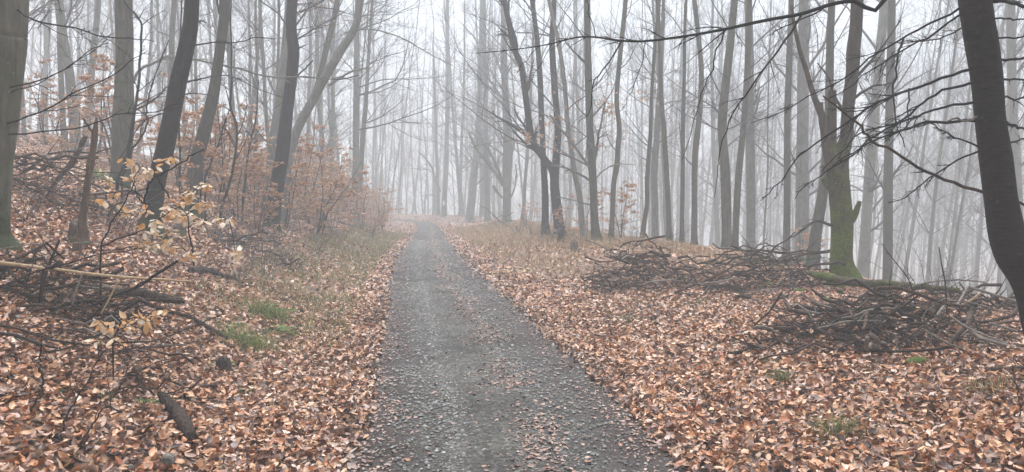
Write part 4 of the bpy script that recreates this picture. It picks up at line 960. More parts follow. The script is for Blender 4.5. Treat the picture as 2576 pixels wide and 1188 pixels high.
leafy_sprig('beech_sapling', 'low beech sprig with hanging tan leaves over the dark left-hand sticks', [([(960, 880), (1000, 760), (1060, 660), (1180, 600), (1300, 560)], 4, 2, 0), ([(980, 800), (880, 700), (800, 640)], 3, 2, 0)],
    [(820, 670, 45, 5), (880, 700, 45, 5), (930, 740, 45, 5), (1070, 680, 45, 5), (1090, 730, 40, 4), (1190, 660, 50, 7), (1240, 680, 40, 5), (1320, 640, 35, 4), (1390, 590, 28, 3), (840, 840, 45, 5), (960, 830, 40, 3)], 5.6, 42, .066, [.18, .1, .26, .26, .14, .06], c8, k=.2957)

# bare little stems at the lower left
stem_thing('bare_seedling', 'bare grey seedling stem curving up at the lower left, leftmost of three', z4, [(110, 930), (165, 860), (215, 770), (212, 700), (198, 640), (208, 560)], 4.6, 9, 6, 90, 'brown_stick', 'bare seedlings at the lower left', 3, 2, 0)
stem_thing('bare_seedling', 'bare forked seedling at the lower left, middle of three', z4, [(320, 930), (360, 860), (400, 790), (450, 710), (485, 640), (545, 570), (600, 540)], 4.6, 7, 3, 91, 'brown_stick', 'bare seedlings at the lower left', 7, 3, 0)
stem_thing('bare_seedling', 'bare branching seedling above the rotten log piece, rightmost of three', z4, [(425, 1035), (460, 960), (510, 880), (560, 820), (610, 740), (650, 660)], 4.4, 7, 3, 92, 'brown_stick', 'bare seedlings at the lower left', 8, 3, 0)
stem_thing('dry_stalk', 'dry brown stalk at the right frame edge', z6, [(1705, 960), (1695, 820), (1665, 700), (1660, 620)], 4.9, 5, 3, 93, 'brown_stick', None, 6, 2, 0, ratio=.2, ang=.35)

# ------------------------------------------------------------------ lying wood
def lying(name, label, cat, tr, k, pts, mat, d=None, lift=0.0, seed=0, group=None, sides=9, lump=.10, twigs=0, ratio=.2, d1=None):
    rng = np.random.default_rng(1000 + seed); W, Rr = [], []
    for i, (x, y, w) in enumerate(pts):
        px, py = tr(x, y)
        if d is None: p = gp(px, py); dd = p[1]
        else: dd = d + ((d1 or d) - d) * i / max(1, len(pts) - 1); p = at(px, py, dd)
        rad = w * k * dd / F / 2; W.append(p + np.array([0, 0, (rad * .7 + .03 if d is None else 0) + lift])); Rr.append(rad)
    W = np.array(W); n = 5 * len(W) + 4; P = spline(W, n); r = np.interp(np.linspace(0, len(W) - 1, n), np.arange(len(W)), Rr)
    P[:, 2] += rng.normal(0, .15, n) * r; base = P[n // 2].copy()
    g = Geo(); V, Q = tubes(P, r, sides, True, trunk_lump(rng, lump)); g.add(V, Q)
    if twigs:
        D = unit(np.gradient(P, axis=0)); ln = np.array([np.linalg.norm(np.diff(P, axis=0), axis=1).sum()])
        s2 = kids(rng, P[None], r[None], D[None], ln, twigs, .2, .97, .7, ratio, .3, .5); P2, R2, D2 = grow_batch(rng, *s2, 6, .13, .02); g.tubes(P2, R2, 4)
        s3 = kids(rng, P2, R2, D2, s2[2], 2, .2, .9, .7, .5, .3); P3, R3, _ = grow_batch(rng, *s3, 4, .13, 0); g.tubes(P3, R3, 3)
    return tag(link(name, g.mesh(name, MATS[mat], base), None, base), label, cat, group)
# left
lying('pole', 'long pale barkless pole lying across the left bank', 'pole', c8, .2957, [(-260, 150, 34), (0, 182, 34), (400, 236, 32), (800, 282, 26), (1100, 312, 24), (1400, 328, 22), (1630, 346, 17)], 'pale_wood', d=6.6, seed=1, lump=.04, d1=6.3)
for i, (pts, w, lab, mat) in enumerate([([(180, 425, 40), (600, 432, 36), (900, 470, 30)], 1, 'dark log lying below the pale pole, left of two', 'rotten_wood'), ([(950, 488, 46), (1240, 525, 56), (1540, 572, 42)], 1, 'dark brown split log lying below the pale pole, right of two', 'dead_wood'),
        ([(1330, 620, 22), (1600, 700, 24), (1760, 780, 24), (1930, 880, 26)], 1, 'dark crooked branch running down to the green grass tufts', 'rotten_wood'), ([(-100, 420, 24), (300, 545, 22), (600, 600, 18), (760, 640, 14)], 1, 'long dark stick sloping down at the left edge under the logs', 'brown_stick'),
        ([(-100, 850, 22), (150, 890, 24), (330, 950, 20), (520, 990, 12)], 1, 'dark stick half buried in leaves at the left edge', 'brown_stick'), ([(-60, 780, 14), (200, 830, 14), (420, 910, 16), (720, 950, 12), (860, 970, 8)], 1, 'long thin brown stick across the leaves at the lower left', 'brown_stick'),
        ]):
    if w: lying('fallen_log' if pts[0][2] > 30 else 'fallen_branch', lab, 'log' if pts[0][2] > 30 else 'branch', c8, .2957, [(a_, b_, w_ * 1.35) for a_, b_, w_ in pts], mat, lift=.03, seed=10 + i, twigs=0 if i < 2 else 4)
lying('fallen_branch', 'black forked branch propped up across the pale pole', 'branch', c8, .2957, [(760, 560, 14), (950, 470, 20), (1180, 385, 24), (1300, 300, 26), (1400, 240, 24), (1515, 168, 18)], 'dark_twig', d=6.0, seed=20, twigs=8, d1=6.3)
lying('fallen_branch', 'thin dark branch arching over the pale pole from the left edge', 'branch', c8, .2957, [(-60, 420, 16), (150, 330, 15), (300, 262, 14), (600, 182, 12), (850, 110, 9), (1050, 90, 7), (1250, 50, 5)], 'dark_twig', d=5.8, seed=21, twigs=6, d1=6.4)
lying('stick', 'pale thin stick leaning upright below the pole, left of two', 'stick', c8, .2957, [(612, 545, 13), (650, 420, 13), (698, 272, 12)], 'grey_stick', d=6.2, seed=22, lump=.03)
lying('stick', 'pale peeled stick leaning upright below the pole, right of two', 'stick', c8, .2957, [(858, 622, 15), (930, 490, 16), (1008, 332, 13)], 'pale_wood', d=6.0, seed=23, lump=.03)
lying('fallen_branch', 'thin grey branch rising to the right above the leaves on the bank', 'branch', c8, .2957, [(1090, 860, 14), (1300, 850, 14), (1480, 790, 13), (1700, 700, 12), (1920, 610, 8)], 'twig_bark', d=5.4, seed=24, twigs=9, d1=5.9)
lying('stick', 'long grey-brown stick along the upper left bank', 'stick', c8, .2957, [(-60, 80, 12), (250, 30, 11), (420, 30, 9), (700, 12, 8), (900, 4, 6)], 'grey_stick', d=7.2, seed=25, d1=7.6)
lying('rotten_log', 'short crumbling black log piece in the leaves at the lower left', 'log', z4, .5, [(812, 835, 44), (860, 900, 70), (920, 980, 80), (965, 1062, 60)], 'rotten_wood', seed=26, lump=.22, sides=14)
lying('rotten_log', 'dark burnt-looking log with a white end above the green tufts', 'log', c8, .2957, [(1620, 290, 52), (1760, 290, 62), (1900, 330, 40), (2000, 350, 34), (2110, 412, 22)], 'rotten_wood', seed=27, lump=.2, sides=12)
lying('log_end', 'small round log end at the bottom edge left of the track', 'log', z4, .5, [(838, 1192, 62), (850, 1158, 60)], 'grey_stick', seed=28, sides=14)
def stump(name, label, px, py, w, h, mat, seed, d=None):
    p = gp(px, py) if d is None else at(px, py, d); p[2] = float(hgt(p[0], p[1])); rng = np.random.default_rng(seed)
    r0 = w * p[1] / F / 2; Hh = h * p[1] / F; n = 8; z = np.linspace(-.05, Hh, n); P = np.stack([np.cumsum(rng.normal(0, r0 * .05, n)), np.cumsum(rng.normal(0, r0 * .05, n)), z], -1)
    r = r0 * (1.25 - .4 * np.linspace(0, 1, n)); V, Q = tubes(P, r, 16, True, trunk_lump(rng, .25)); top = V[:, 2] > Hh * .8; V[top, 2] += rng.normal(0, Hh * .12, top.sum())
    return tag(link(name, make_mesh(name, V, Q, None, MATS[mat]), None, p), label, 'stump')
stump('stump', 'small dark rotten stump left of the track by the green tufts', *z4(1125, 690), 40, 34, 'rotten_wood', 61)
stump('stump', 'low grey stump fragment among the leaves at the lower left', *z4(690, 715), 34, 24, 'dead_wood', 62)
stump('stump', 'mossy old stump at the foot of the dead snag', *c5(705, 1090), 50, 52, 'mossy_log', 63)
stump('stump', 'broken dark stump in the dry grass by the bent-limb trunk', *c2(415, 905), 17, 28, 'rotten_wood', 64)
stump('stump', 'small mossy stump with a white cut in the dry grass', *c2(520, 985), 20, 26, 'mossy_log', 65)
stump('stump', 'tiny mossy stump under the pale-leaved sapling', *c6(590, 930), 36, 14, 'mossy_log', 66)
stump('stump', 'low mossy stump right behind the pale-leaved sapling', *c6(850, 790), 34, 30, 'mossy_log', 67)
# dead snag and leaning pole, left
def snag(name, label, tr, k, pts, d, mat, seed, cat='snag', stubs=()):
    rng = np.random.default_rng(seed); W = np.array([at(*tr(x, y), d) for x, y, _ in pts]); n = 5 * len(W)
    r = np.interp(np.linspace(0, len(W) - 1, n), np.arange(len(W)), [w * k * d / F / 2 for _, _, w in pts]); P = spline(W, n)
    g0 = float(hgt(P[0, 0], P[0, 1])); base = np.array([P[0, 0], P[0, 1], g0])
    if P[0, 2] > g0: P = np.concatenate([[base - np.array([0, 0, .1])], P]); r = np.concatenate([[r[0] * 1.1], r])
    r = r * (1 + rng.normal(0, .06, len(r))); root = tag(link(name, None, None, base), label, cat)
    V, Q = tubes(P, r, 14, True, trunk_lump(rng, .16)); link('trunk', make_mesh('trunk', V - base, Q, None, MATS[mat]), root)
    for p, w0, w1 in stubs:
        Pb, rb = pix_branch(tr, p, d, d - .1, w0, w1, rng); V, Q = tubes(Pb, rb, 8, True); link('branch_stub', make_mesh('branch_stub', V - base, Q, None, MATS[mat]), root)
snag('dead_snag', 'broken dead trunk with flaking brown bark and a stub at the left', c5, .2688, [(715, 1190, 96), (740, 1050, 84), (765, 900, 72), (785, 760, 64), (808, 600, 58), (826, 480, 56), (846, 340, 66), (868, 220, 50), (880, 120, 60), (892, 20, 44), (900, -40, 30), (902, -90, 14)], 9.0, 'snag_wood', 71,
     stubs=[([(850, 330), (890, 290), (922, 280)], 9, 4), ([(870, 80), (850, 30), (820, -10), (790, -50), (775, -80)], 6, 4)])
snag('leaning_pole', 'dark broken pole leaning right behind the dead snag', c5, .2688, [(300, 800, 16), (430, 660, 24), (520, 520, 34), (640, 370, 44), (715, 265, 42), (745, 210, 36), (775, 140, 44), (805, 88, 36)], 11.5, 'dead_wood', 72, 'pole')

# right: the mossy log and the named branches of the heaps
lying('fallen_log', 'long mossy log lying in front of the forked mossy tree', 'log', c4, .2806, [(640, 205, 40), (760, 232, 66), (1000, 285, 76), (1400, 312, 62), (1700, 335, 52), (2000, 365, 40)], 'mossy_log', d=10.4, lift=.05, seed=40, lump=.14, sides=16, d1=9.4)
lying('fallen_branch', 'bleached hooked branch arching above the right end of the mossy log', 'branch', c4, .2806, [(1540, 305, 14), (1700, 262, 15), (1900, 236, 15), (2100, 242, 14), (2210, 254, 13), (2242, 275, 12), (2150, 300, 16), (1900, 362, 20)], 'grey_stick', d=9.6, seed=41, lump=.05)
lying('stick', 'pale snapped stick pointing up by the dark curved trunk', 'stick', c4, .2806, [(1960, 475, 14), (2080, 430, 20), (2200, 345, 22)], 'pale_wood', d=8.8, seed=42)
lying('stick', 'thin straight stem standing upright in the right-hand heap', 'stick', c4, .2806, [(1885, 540, 16), (1880, 380, 15), (1868, 250, 13), (1840, 100, 12), (1815, -60, 9)], 'twig_bark', d=8.2, seed=43, twigs=4, ratio=.12)
lying('stick', 'thin dark stem standing slanted behind the mossy log', 'stick', c4, .2806, [(1606, 465, 11), (1580, 350, 11), (1530, 210, 10), (1380, 20, 8), (1300, -90, 5)], 'dark_twig', d=8.8, seed=44, twigs=6, ratio=.2)
lying('root_stump', 'dark upturned root piece at the back of the right-hand heap', 'root', c4, .2806, [(1430, 470, 60), (1560, 490, 74), (1680, 520, 80), (1740, 590, 60)], 'rotten_wood', d=8.0, seed=45, lump=.25, sides=14)
lying('root_stump', 'dark root arm sticking up from the right-hand heap', 'root', c4, .2806, [(1700, 600, 40), (1760, 540, 46), (1820, 450, 50), (1865, 405, 34)], 'rotten_wood', d=7.9, seed=46, lump=.22, sides=12)
lying('fallen_log', 'dark wet log along the front of the right-hand heap', 'log', c4, .2806, [(400, 765, 60), (620, 770, 76), (800, 768, 84), (1050, 752, 74), (1320, 735, 56)], 'rotten_wood', seed=47, lump=.15, sides=14, lift=.04)
lying('fallen_log', 'pale grey thin log at the front foot of the right-hand heap', 'log', c4, .2806, [(885, 838, 30), (1050, 836, 27), (1270, 832, 24)], 'grey_stick', seed=48)
lying('fallen_log', 'brown rotten log at the right edge under the dark curved trunk', 'log', c4, .2806, [(2230, 1085, 44), (2400, 1085, 46), (2620, 1072, 40)], 'dead_wood', seed=49)
NB = [([(940, 582, 22), (1080, 552, 22), (1200, 502, 20), (1460, 490, 16)], 'grey_stick', 7.6, 'bent grey branch on top of the right-hand heap'), ([(670, 435, 14), (760, 490, 16), (840, 545, 18), (935, 625, 20)], 'dead_wood', 7.6, 'brown stick sloping down at the left of the right-hand heap'),
      ([(205, 642, 14), (450, 655, 15), (700, 650, 15), (960, 608, 12)], 'brown_stick', None, 'long thin branch lying along the left part of the right-hand heap'), ([(205, 676, 14), (320, 715, 16), (440, 765, 18)], 'grey_stick', None, 'pale stick pointing left out of the right-hand heap'),
      ([(1630, 640, 14), (1720, 490, 12), (1800, 430, 11), (1875, 400, 9)], 'grey_stick', 7.5, 'thin pale stick rising over the dark root'), ([(1890, 418, 16), (2060, 432, 15), (2200, 465, 14), (2350, 510, 12), (2495, 552, 10)], 'grey_stick', 8.0, 'long grey branch sloping right behind the dark curved trunk'),
      ([(2270, 622, 22), (2380, 655, 22), (2515, 692, 20)], 'grey_stick', 6.9, 'grey stick by the foot of the dark curved trunk'), ([(650, 682, 12), (740, 760, 13), (845, 842, 12)], 'twig_bark', None, 'thin stick sloping across the dark wet log'),
      ([(1665, 672, 20), (1780, 745, 22), (1900, 805, 20), (2010, 850, 14)], 'grey_stick', 6.6, 'forked grey stick sloping right in the right-hand heap, upper of two'), ([(1620, 762, 18), (1750, 830, 22), (1870, 885, 24), (1985, 935, 20)], 'brown_stick', None, 'grey-brown stick sloping right at the front of the heap, lower of two'),
      ([(1420, 880, 12), (1445, 780, 14), (1410, 720, 12), (1330, 690, 8)], 'grey_stick', 6.4, 'small forked twig standing at the front of the right-hand heap'), ([(1470, 800, 16), (1580, 720, 18), (1680, 640, 16)], 'brown_stick', 6.6, 'brown stick crossing the middle of the right-hand heap'),
      ([(720, 672, 14), (850, 640, 16), (1000, 605, 14), (1300, 598, 10)], 'grey_stick', 7.2, 'long grey stick along the middle of the right-hand heap'), ([(1920, 560, 20), (2030, 640, 22), (2200, 720, 20), (2420, 800, 14)], 'grey_stick', 6.9, 'forked grey branch sloping down to the dark curved trunk'),
      ([(2130, 770, 34), (2300, 785, 36), (2460, 820, 30)], 'dead_wood', None, 'short brown log by the foot of the dark curved trunk'), ([(1050, 935, 14), (1200, 925, 16), (1380, 920, 12)], 'rotten_wood', None, 'dark twig bundle lying in front of the right-hand heap'),
      ([(1180, 992, 18), (1280, 990, 20), (1390, 975, 14)], 'grey_stick', None, 'short curved grey stick in the leaves before the right-hand heap'), ([(860, 455, 16), (1050, 475, 18), (1200, 490, 16)], 'brown_stick', None, 'dark straight stick between the mossy log and the right-hand heap'),
      ([(240, 515, 18), (420, 520, 20), (560, 545, 16)], 'dead_wood', None, 'brown stick half covered by leaves left of the right-hand heap'), ([(480, 475, 16), (500, 510, 18), (520, 540, 16)], 'grey_stick', None, 'short pale stick end poking out of the leaves'),
      ([(1100, 385, 26), (1300, 365, 24), (1500, 400, 20), (1750, 440, 14)], 'mossy_log', 9.6, 'mossy branch lying just in front of the mossy log')]
for i, (pts, mat, d, lab) in enumerate(NB): lying('fallen_branch', lab, 'branch', c4, .2806, pts, mat, d=d, seed=100 + i, twigs=3 if i % 2 == 0 else 0, ratio=.22)
NC = [([(915, 660, 22), (1050, 600, 22), (1250, 522, 22), (1450, 422, 20), (1560, 362, 17), (1680, 345, 14), (1790, 420, 12), (1850, 470, 9)], 'dead_wood', 11.6, 'long brown branch arching through the middle heap'), ([(1300, 372, 11), (1500, 300, 12), (1720, 262, 12), (1830, 185, 10), (1960, 180, 10), (2060, 222, 7)], 'dark_twig', 12.4, 'dark thin branch arching high above the middle heap'),
      ([(1680, 345, 12), (1700, 290, 11), (1745, 268, 11), (1800, 312, 10), (1860, 432, 8)], 'dark_twig', 11.8, 'small dark branch looped over the middle heap'), ([(1990, 560, 14), (2060, 490, 15), (2200, 422, 14), (2340, 412, 12), (2500, 425, 9)], 'twig_bark', 11.4, 'dark branch bowed over towards the mossy log'),
      ([(1965, 575, 14), (2010, 500, 17), (1990, 440, 16), (1970, 392, 12)], 'pale_wood', 11.3, 'short crooked pale stick standing in the middle heap'), ([(265, 278, 22), (330, 305, 26), (400, 335, 24), (490, 372, 20)], 'dead_wood', 13.6, 'thick brown stick poking up out of the left brushwood heap'),
      ([(645, 278, 16), (580, 325, 18), (505, 375, 14)], 'brown_stick', 13.5, 'brown stick slanting up right out of the left brushwood heap'), ([(440, 475, 18), (540, 445, 20), (645, 405, 16)], 'dead_wood', 12.9, 'reddish brown stick across the left brushwood heap'),
      ([(140, 378, 12), (230, 392, 14), (270, 450, 12), (302, 520, 9)], 'grey_stick', 13.0, 'pale bent stick drooping off the left brushwood heap'), ([(1200, 640, 34), (1450, 645, 44), (1680, 640, 40), (1850, 620, 26)], 'rotten_wood', None, 'dark log at the front of the middle heap'),
      ([(960, 690, 22), (1080, 705, 30), (1200, 712, 20)], 'rotten_wood', None, 'dark short stick in front of the middle heap'), ([(1150, 560, 14), (1350, 545, 16), (1500, 515, 16), (1620, 520, 10)], 'grey_stick', 11.4, 'greyish stick lying along the middle heap'),
      ([(1640, 650, 12), (1750, 640, 16), (1850, 625, 16), (1980, 610, 12)], 'grey_stick', 11.0, 'silvery stick at the right foot of the middle heap'), ([(1900, 760, 26), (1980, 750, 34), (2050, 720, 28), (2080, 690, 16)], 'rotten_wood', None, 'dark curved root piece in the leaves before the middle heap'),
      ([(1520, 745, 44), (1600, 735, 54), (1690, 740, 36)], 'rotten_wood', None, 'low black rotten lump in the leaves before the middle heap')]
for i, (pts, mat, d, lab) in enumerate(NC): lying('fallen_branch', lab, 'branch', c3, .2479, pts, mat, d=d, seed=140 + i, twigs=4 if i in (0, 1, 3) else 0, ratio=.22)
lying('stick', 'small dark twig lying on the left half of the track near the bottom', 'stick', z5, .5, [(265, 938, 8), (300, 942, 9), (335, 948, 7)], 'dark_twig', seed=180)
lying('stick', 'long thin twig on the left edge of the track near the bottom', 'stick', z5, .5, [(35, 915, 7), (80, 945, 8), (130, 975, 8), (200, 990, 6)], 'dead_wood', seed=181)
lying('fallen_log', 'thin dark log at the toe of the bank before the orange thicket', 'log', c7, .3225, [(670, 955, 16), (760, 985, 20), (850, 1015, 22), (950, 1045, 16)], 'dead_wood', seed=182)
lying('fallen_log', 'second dark log behind the one at the toe of the bank', 'log', c7, .3225, [(700, 940, 12), (790, 960, 16), (910, 1000, 14)], 'dead_wood', seed=183)

# heaps: every stick is its own object, ten shapes shared between them
def stick_mesh(seed):
    rng = np.random.default_rng(seed); n = 9; P = np.zeros((n, 3)); P[:, 0] = np.linspace(-.5, .5, n); P[:, 1:] = np.cumsum(rng.normal(0, .034, (n, 2)), 0); P[:, 1:] -= P[:, 1:].mean(0)
    g = Geo(); r = np.linspace(.011, .005, n); g.tubes(P, r, 6, True)
    D = unit(np.gradient(P, axis=0)); s2 = kids(rng, P[None], r[None], D[None], np.array([1.]), int(rng.integers(1, 4)), .3, .9, .65, .35, 0, .6); P2, R2, _ = grow_batch(rng, *s2, 5, .12, 0); g.tubes(P2, R2, 4)
    return [g.mesh('stick', MATS[m]) for m in ('brown_stick', 'grey_stick', 'dead_wood', 'rotten_wood')]
STK = [stick_mesh(800 + i) for i in range(10)]
def heap(cx, cy_, halfw, depth, h, n, lab, group, seed, lmin=.5, lmax=1.7, mats=(.52, .1, .2, .18), slope=.12, d=None, tk=1.0):
    rng = np.random.default_rng(seed); c = gp(cx, cy_) if d is None else at(cx, cy_, d); a = halfw * c[1] / F
    for i in range(n):
        while True:
            q_ = rng.uniform(-1, 1, 2)
            if (q_ ** 2).sum() < 1: break
        x, y = c[0] + q_[0] * a, c[1] + q_[1] * depth; z = float(hgt(x, y)) + .02 + h * (1 - (q_ ** 2).sum()) * rng.uniform(.0, 1.1)
        L = rng.uniform(lmin, lmax); T = rng.uniform(.6, 2.0); mt = mats
        if i < n * .3: z = float(hgt(x, y)) + .03 + h * (1 - (q_ ** 2).sum()) * rng.uniform(.8, 1.25); L *= 1.3; T = rng.uniform(1.2, 2.8); mt = (.42, .2, .3, .08)
        T *= tk; mi = int(rng.choice(4, p=mt)); o = link('stick', STK[int(rng.integers(0, 10))][mi], None, (x, y, z)); o.scale = (L, T, T); o.rotation_euler = (rng.uniform(0, 6.28), rng.normal(0, slope), rng.normal(0, .75) + (math.pi if rng.random() < .5 else 0))
        ds = [('long' if L > (lmin + lmax) / 2 else 'short'), ('thick' if T > 1.7 * tk else 'thin'), ('brown', 'grey', 'reddish', 'black')[mi]]
        ps = ('on top, ' if i < n * .3 else '') + ('front ' if q_[1] < -.3 else 'back ' if q_[1] > .3 else 'middle ') + ('left' if q_[0] < -.33 else 'right' if q_[0] > .33 else 'centre')
        tag(o, f"{' '.join(ds)} stick {ps} {lab}", 'stick', group)
    m = n * 7; q_ = rng.uniform(-1, 1, (m * 2, 2)); q_ = q_[(q_ ** 2).sum(1) < 1][:m]; m = len(q_); x, y = c[0] + q_[:, 0] * a, c[1] + q_[:, 1] * depth; az = rng.normal(0, .9, m) + (rng.random(m) < .5) * math.pi
    st = np.stack([x, y, hgt(x, y) + h * (1 - (q_ ** 2).sum(1)) * rng.uniform(0, 1.15, m)], -1); g = Geo(); P_, R_, D_ = grow_batch(rng, st, np.stack([np.cos(az), np.sin(az), rng.normal(.05, .35, m)], -1), rng.uniform(.15, .7, m), rng.uniform(.002, .006, m), 5, .16, -.03, .6); g.tubes(P_, R_, 3)
    tag(link('twig_tangle', g.mesh('twig_tangle', MATS['brown_stick'])), 'fine dark twigs filling the ' + group.replace('sticks of the ', '').replace('sticks ', 'brushwood '), 'twigs', kind='stuff')
    nl = n * 8; k = rng.integers(0, m, nl); lg = Geo(); leaf_batch(lg, rng, st[k] * np.array([1, 1, 1]) + np.array([0, 0, .01]), leaf_frames(rng, nl, .5), rng.uniform(.05, .09, nl), 1, leaf_cols(rng, nl) * .85)
    tag(link('caught_leaves', lg.mesh('caught_leaves', MATS['leaf'])), 'brown leaves caught in the ' + group.replace('sticks of the ', '').replace('sticks ', 'brushwood '), 'leaves', kind='stuff')
heap(1605, 722, 125, .7, .75, 46, 'of the left brushwood heap', 'sticks of the left brushwood heap', 1, .4, 1.2, slope=.35)
heap(1900, 722, 190, .9, .55, 56, 'of the middle brushwood heap', 'sticks of the middle brushwood heap', 2, .5, 1.6)
heap(2230, 848, 300, .85, .30, 78, 'of the right-hand heap', 'sticks of the right-hand heap', 3, .4, 1.5)
heap(2340, 785, 210, .5, .22, 24, 'by the mossy log', 'sticks by the mossy log', 4, .5, 1.6)
heap(150, 775, 190, .6, .30, 34, 'under the pale pole', 'sticks under the pale pole', 5, .4, 1.3)
heap(120, 505, 120, 1.2, .6, 28, 'behind the dead snag', 'sticks behind the dead snag', 6, .7, 2.0, d=11.5, mats=(.5, .05, .25, .2))
heap(640, 640, 110, 1.2, .25, 18, 'of the twigs on the bank', 'sticks on the bank', 8, .4, 1.4)
heap(250, 900, 260, .7, .05, 20, 'of the lower-left leaves', 'sticks strewn at the lower left', 9, .3, 1.1, tk=.45)
heap(1255, 577, 42, .8, .5, 10, 'of the little root heap', 'sticks of the little root heap', 7, .6, 1.6, slope=.5, mats=(.5, 0, .2, .3))

split_labels([o for o in bpy.data.objects if o.name.split('.')[0] == 'stick' and o.get('group')])
# thin pale upright stalks in the left heap
rng = np.random.default_rng(55)
for i in range(16):
    px, py = c3(rng.uniform(150, 900), rng.uniform(600, 680)); p = gp(px, py); L = rng.uniform(.25, .5)
    o = link('stalk', STK[i % 10][1], None, p + np.array([0, 0, L * .45])); o.scale = (L, .45, .45); o.rotation_euler = (rng.uniform(0, 6.28), math.pi / 2 + rng.normal(0, .22), rng.uniform(0, 6.28))
    tag(o, 'thin pale upright stalk in front of the left brushwood heap', 'stalk', 'stalks of the left brushwood heap')

def number_from_left(name):
    os_ = sorted([o for o in bpy.data.objects if o.name.split('.')[0] == name and o.parent is None and o.get('group')], key=lambda o: o.location[0] / o.location[1])
    for o, w in zip(os_, ORD): o['label'] = o['label'] + f', {w} from the left'
number_from_left('stalk')
# stones
def stone(name, label, px, py, w, h, mat, seed, d=None, parent=None):
    p = gp(px, py) if d is None else at(px, py, d); rng = np.random.default_rng(seed); nu, nv = 14, 8; a = np.arange(nu) / nu * 2 * np.pi; b = np.linspace(-1, 1, nv) * math.pi / 2
    ph = rng.uniform(0, 6, 4); rr_ = 1 + .12 * np.sin(2 * a[None] + ph[0] + b[:, None]) + .08 * np.sin(3 * a[None] + ph[1] - 2 * b[:, None]) + .05 * np.sin(5 * a[None] + ph[2])
    V = np.stack([np.cos(b)[:, None] * np.cos(a) * rr_, np.cos(b)[:, None] * np.sin(a) * rr_ * .7, np.sin(b)[:, None] * np.ones(nu) * rr_], -1) * np.array([w, w, h]) * p[1] / F / 2
    i = np.arange(nu); Q = np.concatenate([np.stack([k * nu + i, k * nu + (i + 1) % nu, (k + 1) * nu + (i + 1) % nu, (k + 1) * nu + i], -1) for k in range(nv - 1)])
    o = link(name, make_mesh(name, V.reshape(-1, 3), Q, None, MATS[mat]), parent, p + np.array([0, 0, h * p[1] / F * .25]))
    return o if parent is not None else tag(o, label, 'stone')
def moss_mat(name, c):
    m = bpy.data.materials.new(name); nt, b = nodes_of(m); v = coords(nt); n = noise(nt, v, 60, 4, .7)
    nt.links.new(ramp(nt, n, [(.3, tuple(x * .35 for x in c)), (.68, c)]), b.inputs['Base Color']); b.inputs['Roughness'].default_value = .9; bump(nt, b, n, 1, .03); MATS[name] = m
moss_mat('moss', (.13, .20, .02))
stone('stone', 'bright green moss-covered stone in the leaves on the right', *c4(1630, 1005), 56, 30, 'moss', 1)
stone('stone', 'small dark stone beside the mossy one', *c4(1745, 1030), 24, 12, 'wet_stone', 2)
for i, (x, y, w, h) in enumerate([(1060, 860, 34, 14), (1100, 850, 30, 16), (1090, 880, 38, 12), (1130, 870, 26, 14), (1010, 865, 22, 8), (1070, 835, 24, 8)]):
    o = stone('stone', 'dark slaty stone in the lower-right cluster', *z6(x, y), w * .5, h * .5, 'wet_stone', 10 + i); o['group'] = 'slaty stones at the lower right'
for i, (x, y, w) in enumerate([(440, 1130, 36), (400, 1155, 44), (470, 1165, 40), (340, 1080, 26), (235, 1082, 14), (360, 1010, 24), (490, 1010, 24), (620, 1140, 24), (290, 1000, 26), (1270, 970, 16), (905, 770, 20), (520, 1070, 26)]):
    o = stone('pebble', '', *z5(x, y), w * .5, w * .16, 'pale_stone', 30 + i, parent=road)
# moss cushions on the mossy log
for i, (x, y, w, h) in enumerate([(820, 200, 150, 36), (930, 235, 110, 26), (560, 325, 110, 16), (290, 275, 60, 20), (800, 408, 90, 20), (930, 345, 70, 34), (1500, 290, 140, 20)]):
    o = stone('moss_cushion', ['bright moss cushion on the broken end of the mossy log', 'moss cushion behind the first one on the mossy log', 'flat moss patch left below the mossy log', 'small moss patch in the middle heap', 'moss patch in the leaves below the mossy log', 'moss tuft under the mossy log', 'thin moss layer on the middle of the mossy log'][i], *c4(x, y), w * .2806, h * .2806, 'moss', 50 + i, d=[10.3, 10.2, 10.4, 11.6, 9.4, 10.2, 9.8][i])
    o['category'] = 'moss'

# ------------------------------------------------------------------ ferns, tufts, grass
def grass_geo(geo, rng, pos, hgt_, wid, cols, lean=.5):
    n = len(pos); az = rng.uniform(0, 6.28, n); lean = lean * 1.5; d = np.stack([np.cos(az), np.sin(az), np.zeros(n)], -1); s = np.stack([-np.sin(az), np.cos(az), np.zeros(n)], -1)
    ln = rng.uniform(.2, 1, n)[:, None] * lean; up = np.array([0, 0, 1.])
    b0 = pos - s * wid[:, None]; b1 = pos + s * wid[:, None]; m = pos + up * (hgt_ * .6)[:, None] + d * ln * (hgt_ * .35)[:, None]; tip = pos + up * (hgt_ * .9)[:, None] + d * ln * (hgt_ * 1.0)[:, None]
    V = np.stack([b0, b1, m - s * wid[:, None] * .8, m + s * wid[:, None] * .8, tip], 1); f = np.array([(0, 1, 3), (0, 3, 2), (2, 3, 4)])
    geo.add(V, None, (f[None] + (np.arange(n) * 5)[:, None, None]).reshape(-1, 3), np.repeat(cols, 5, 0))
GREEN = np.array([(.07, .12, .025), (.10, .15, .03), (.13, .17, .05), (.05, .09, .02), (.20, .20, .08)])
DRY = np.array([(.46, .32, .16), (.54, .39, .22), (.38, .24, .12), (.28, .24, .11), (.44, .26, .12), (.60, .48, .30)])
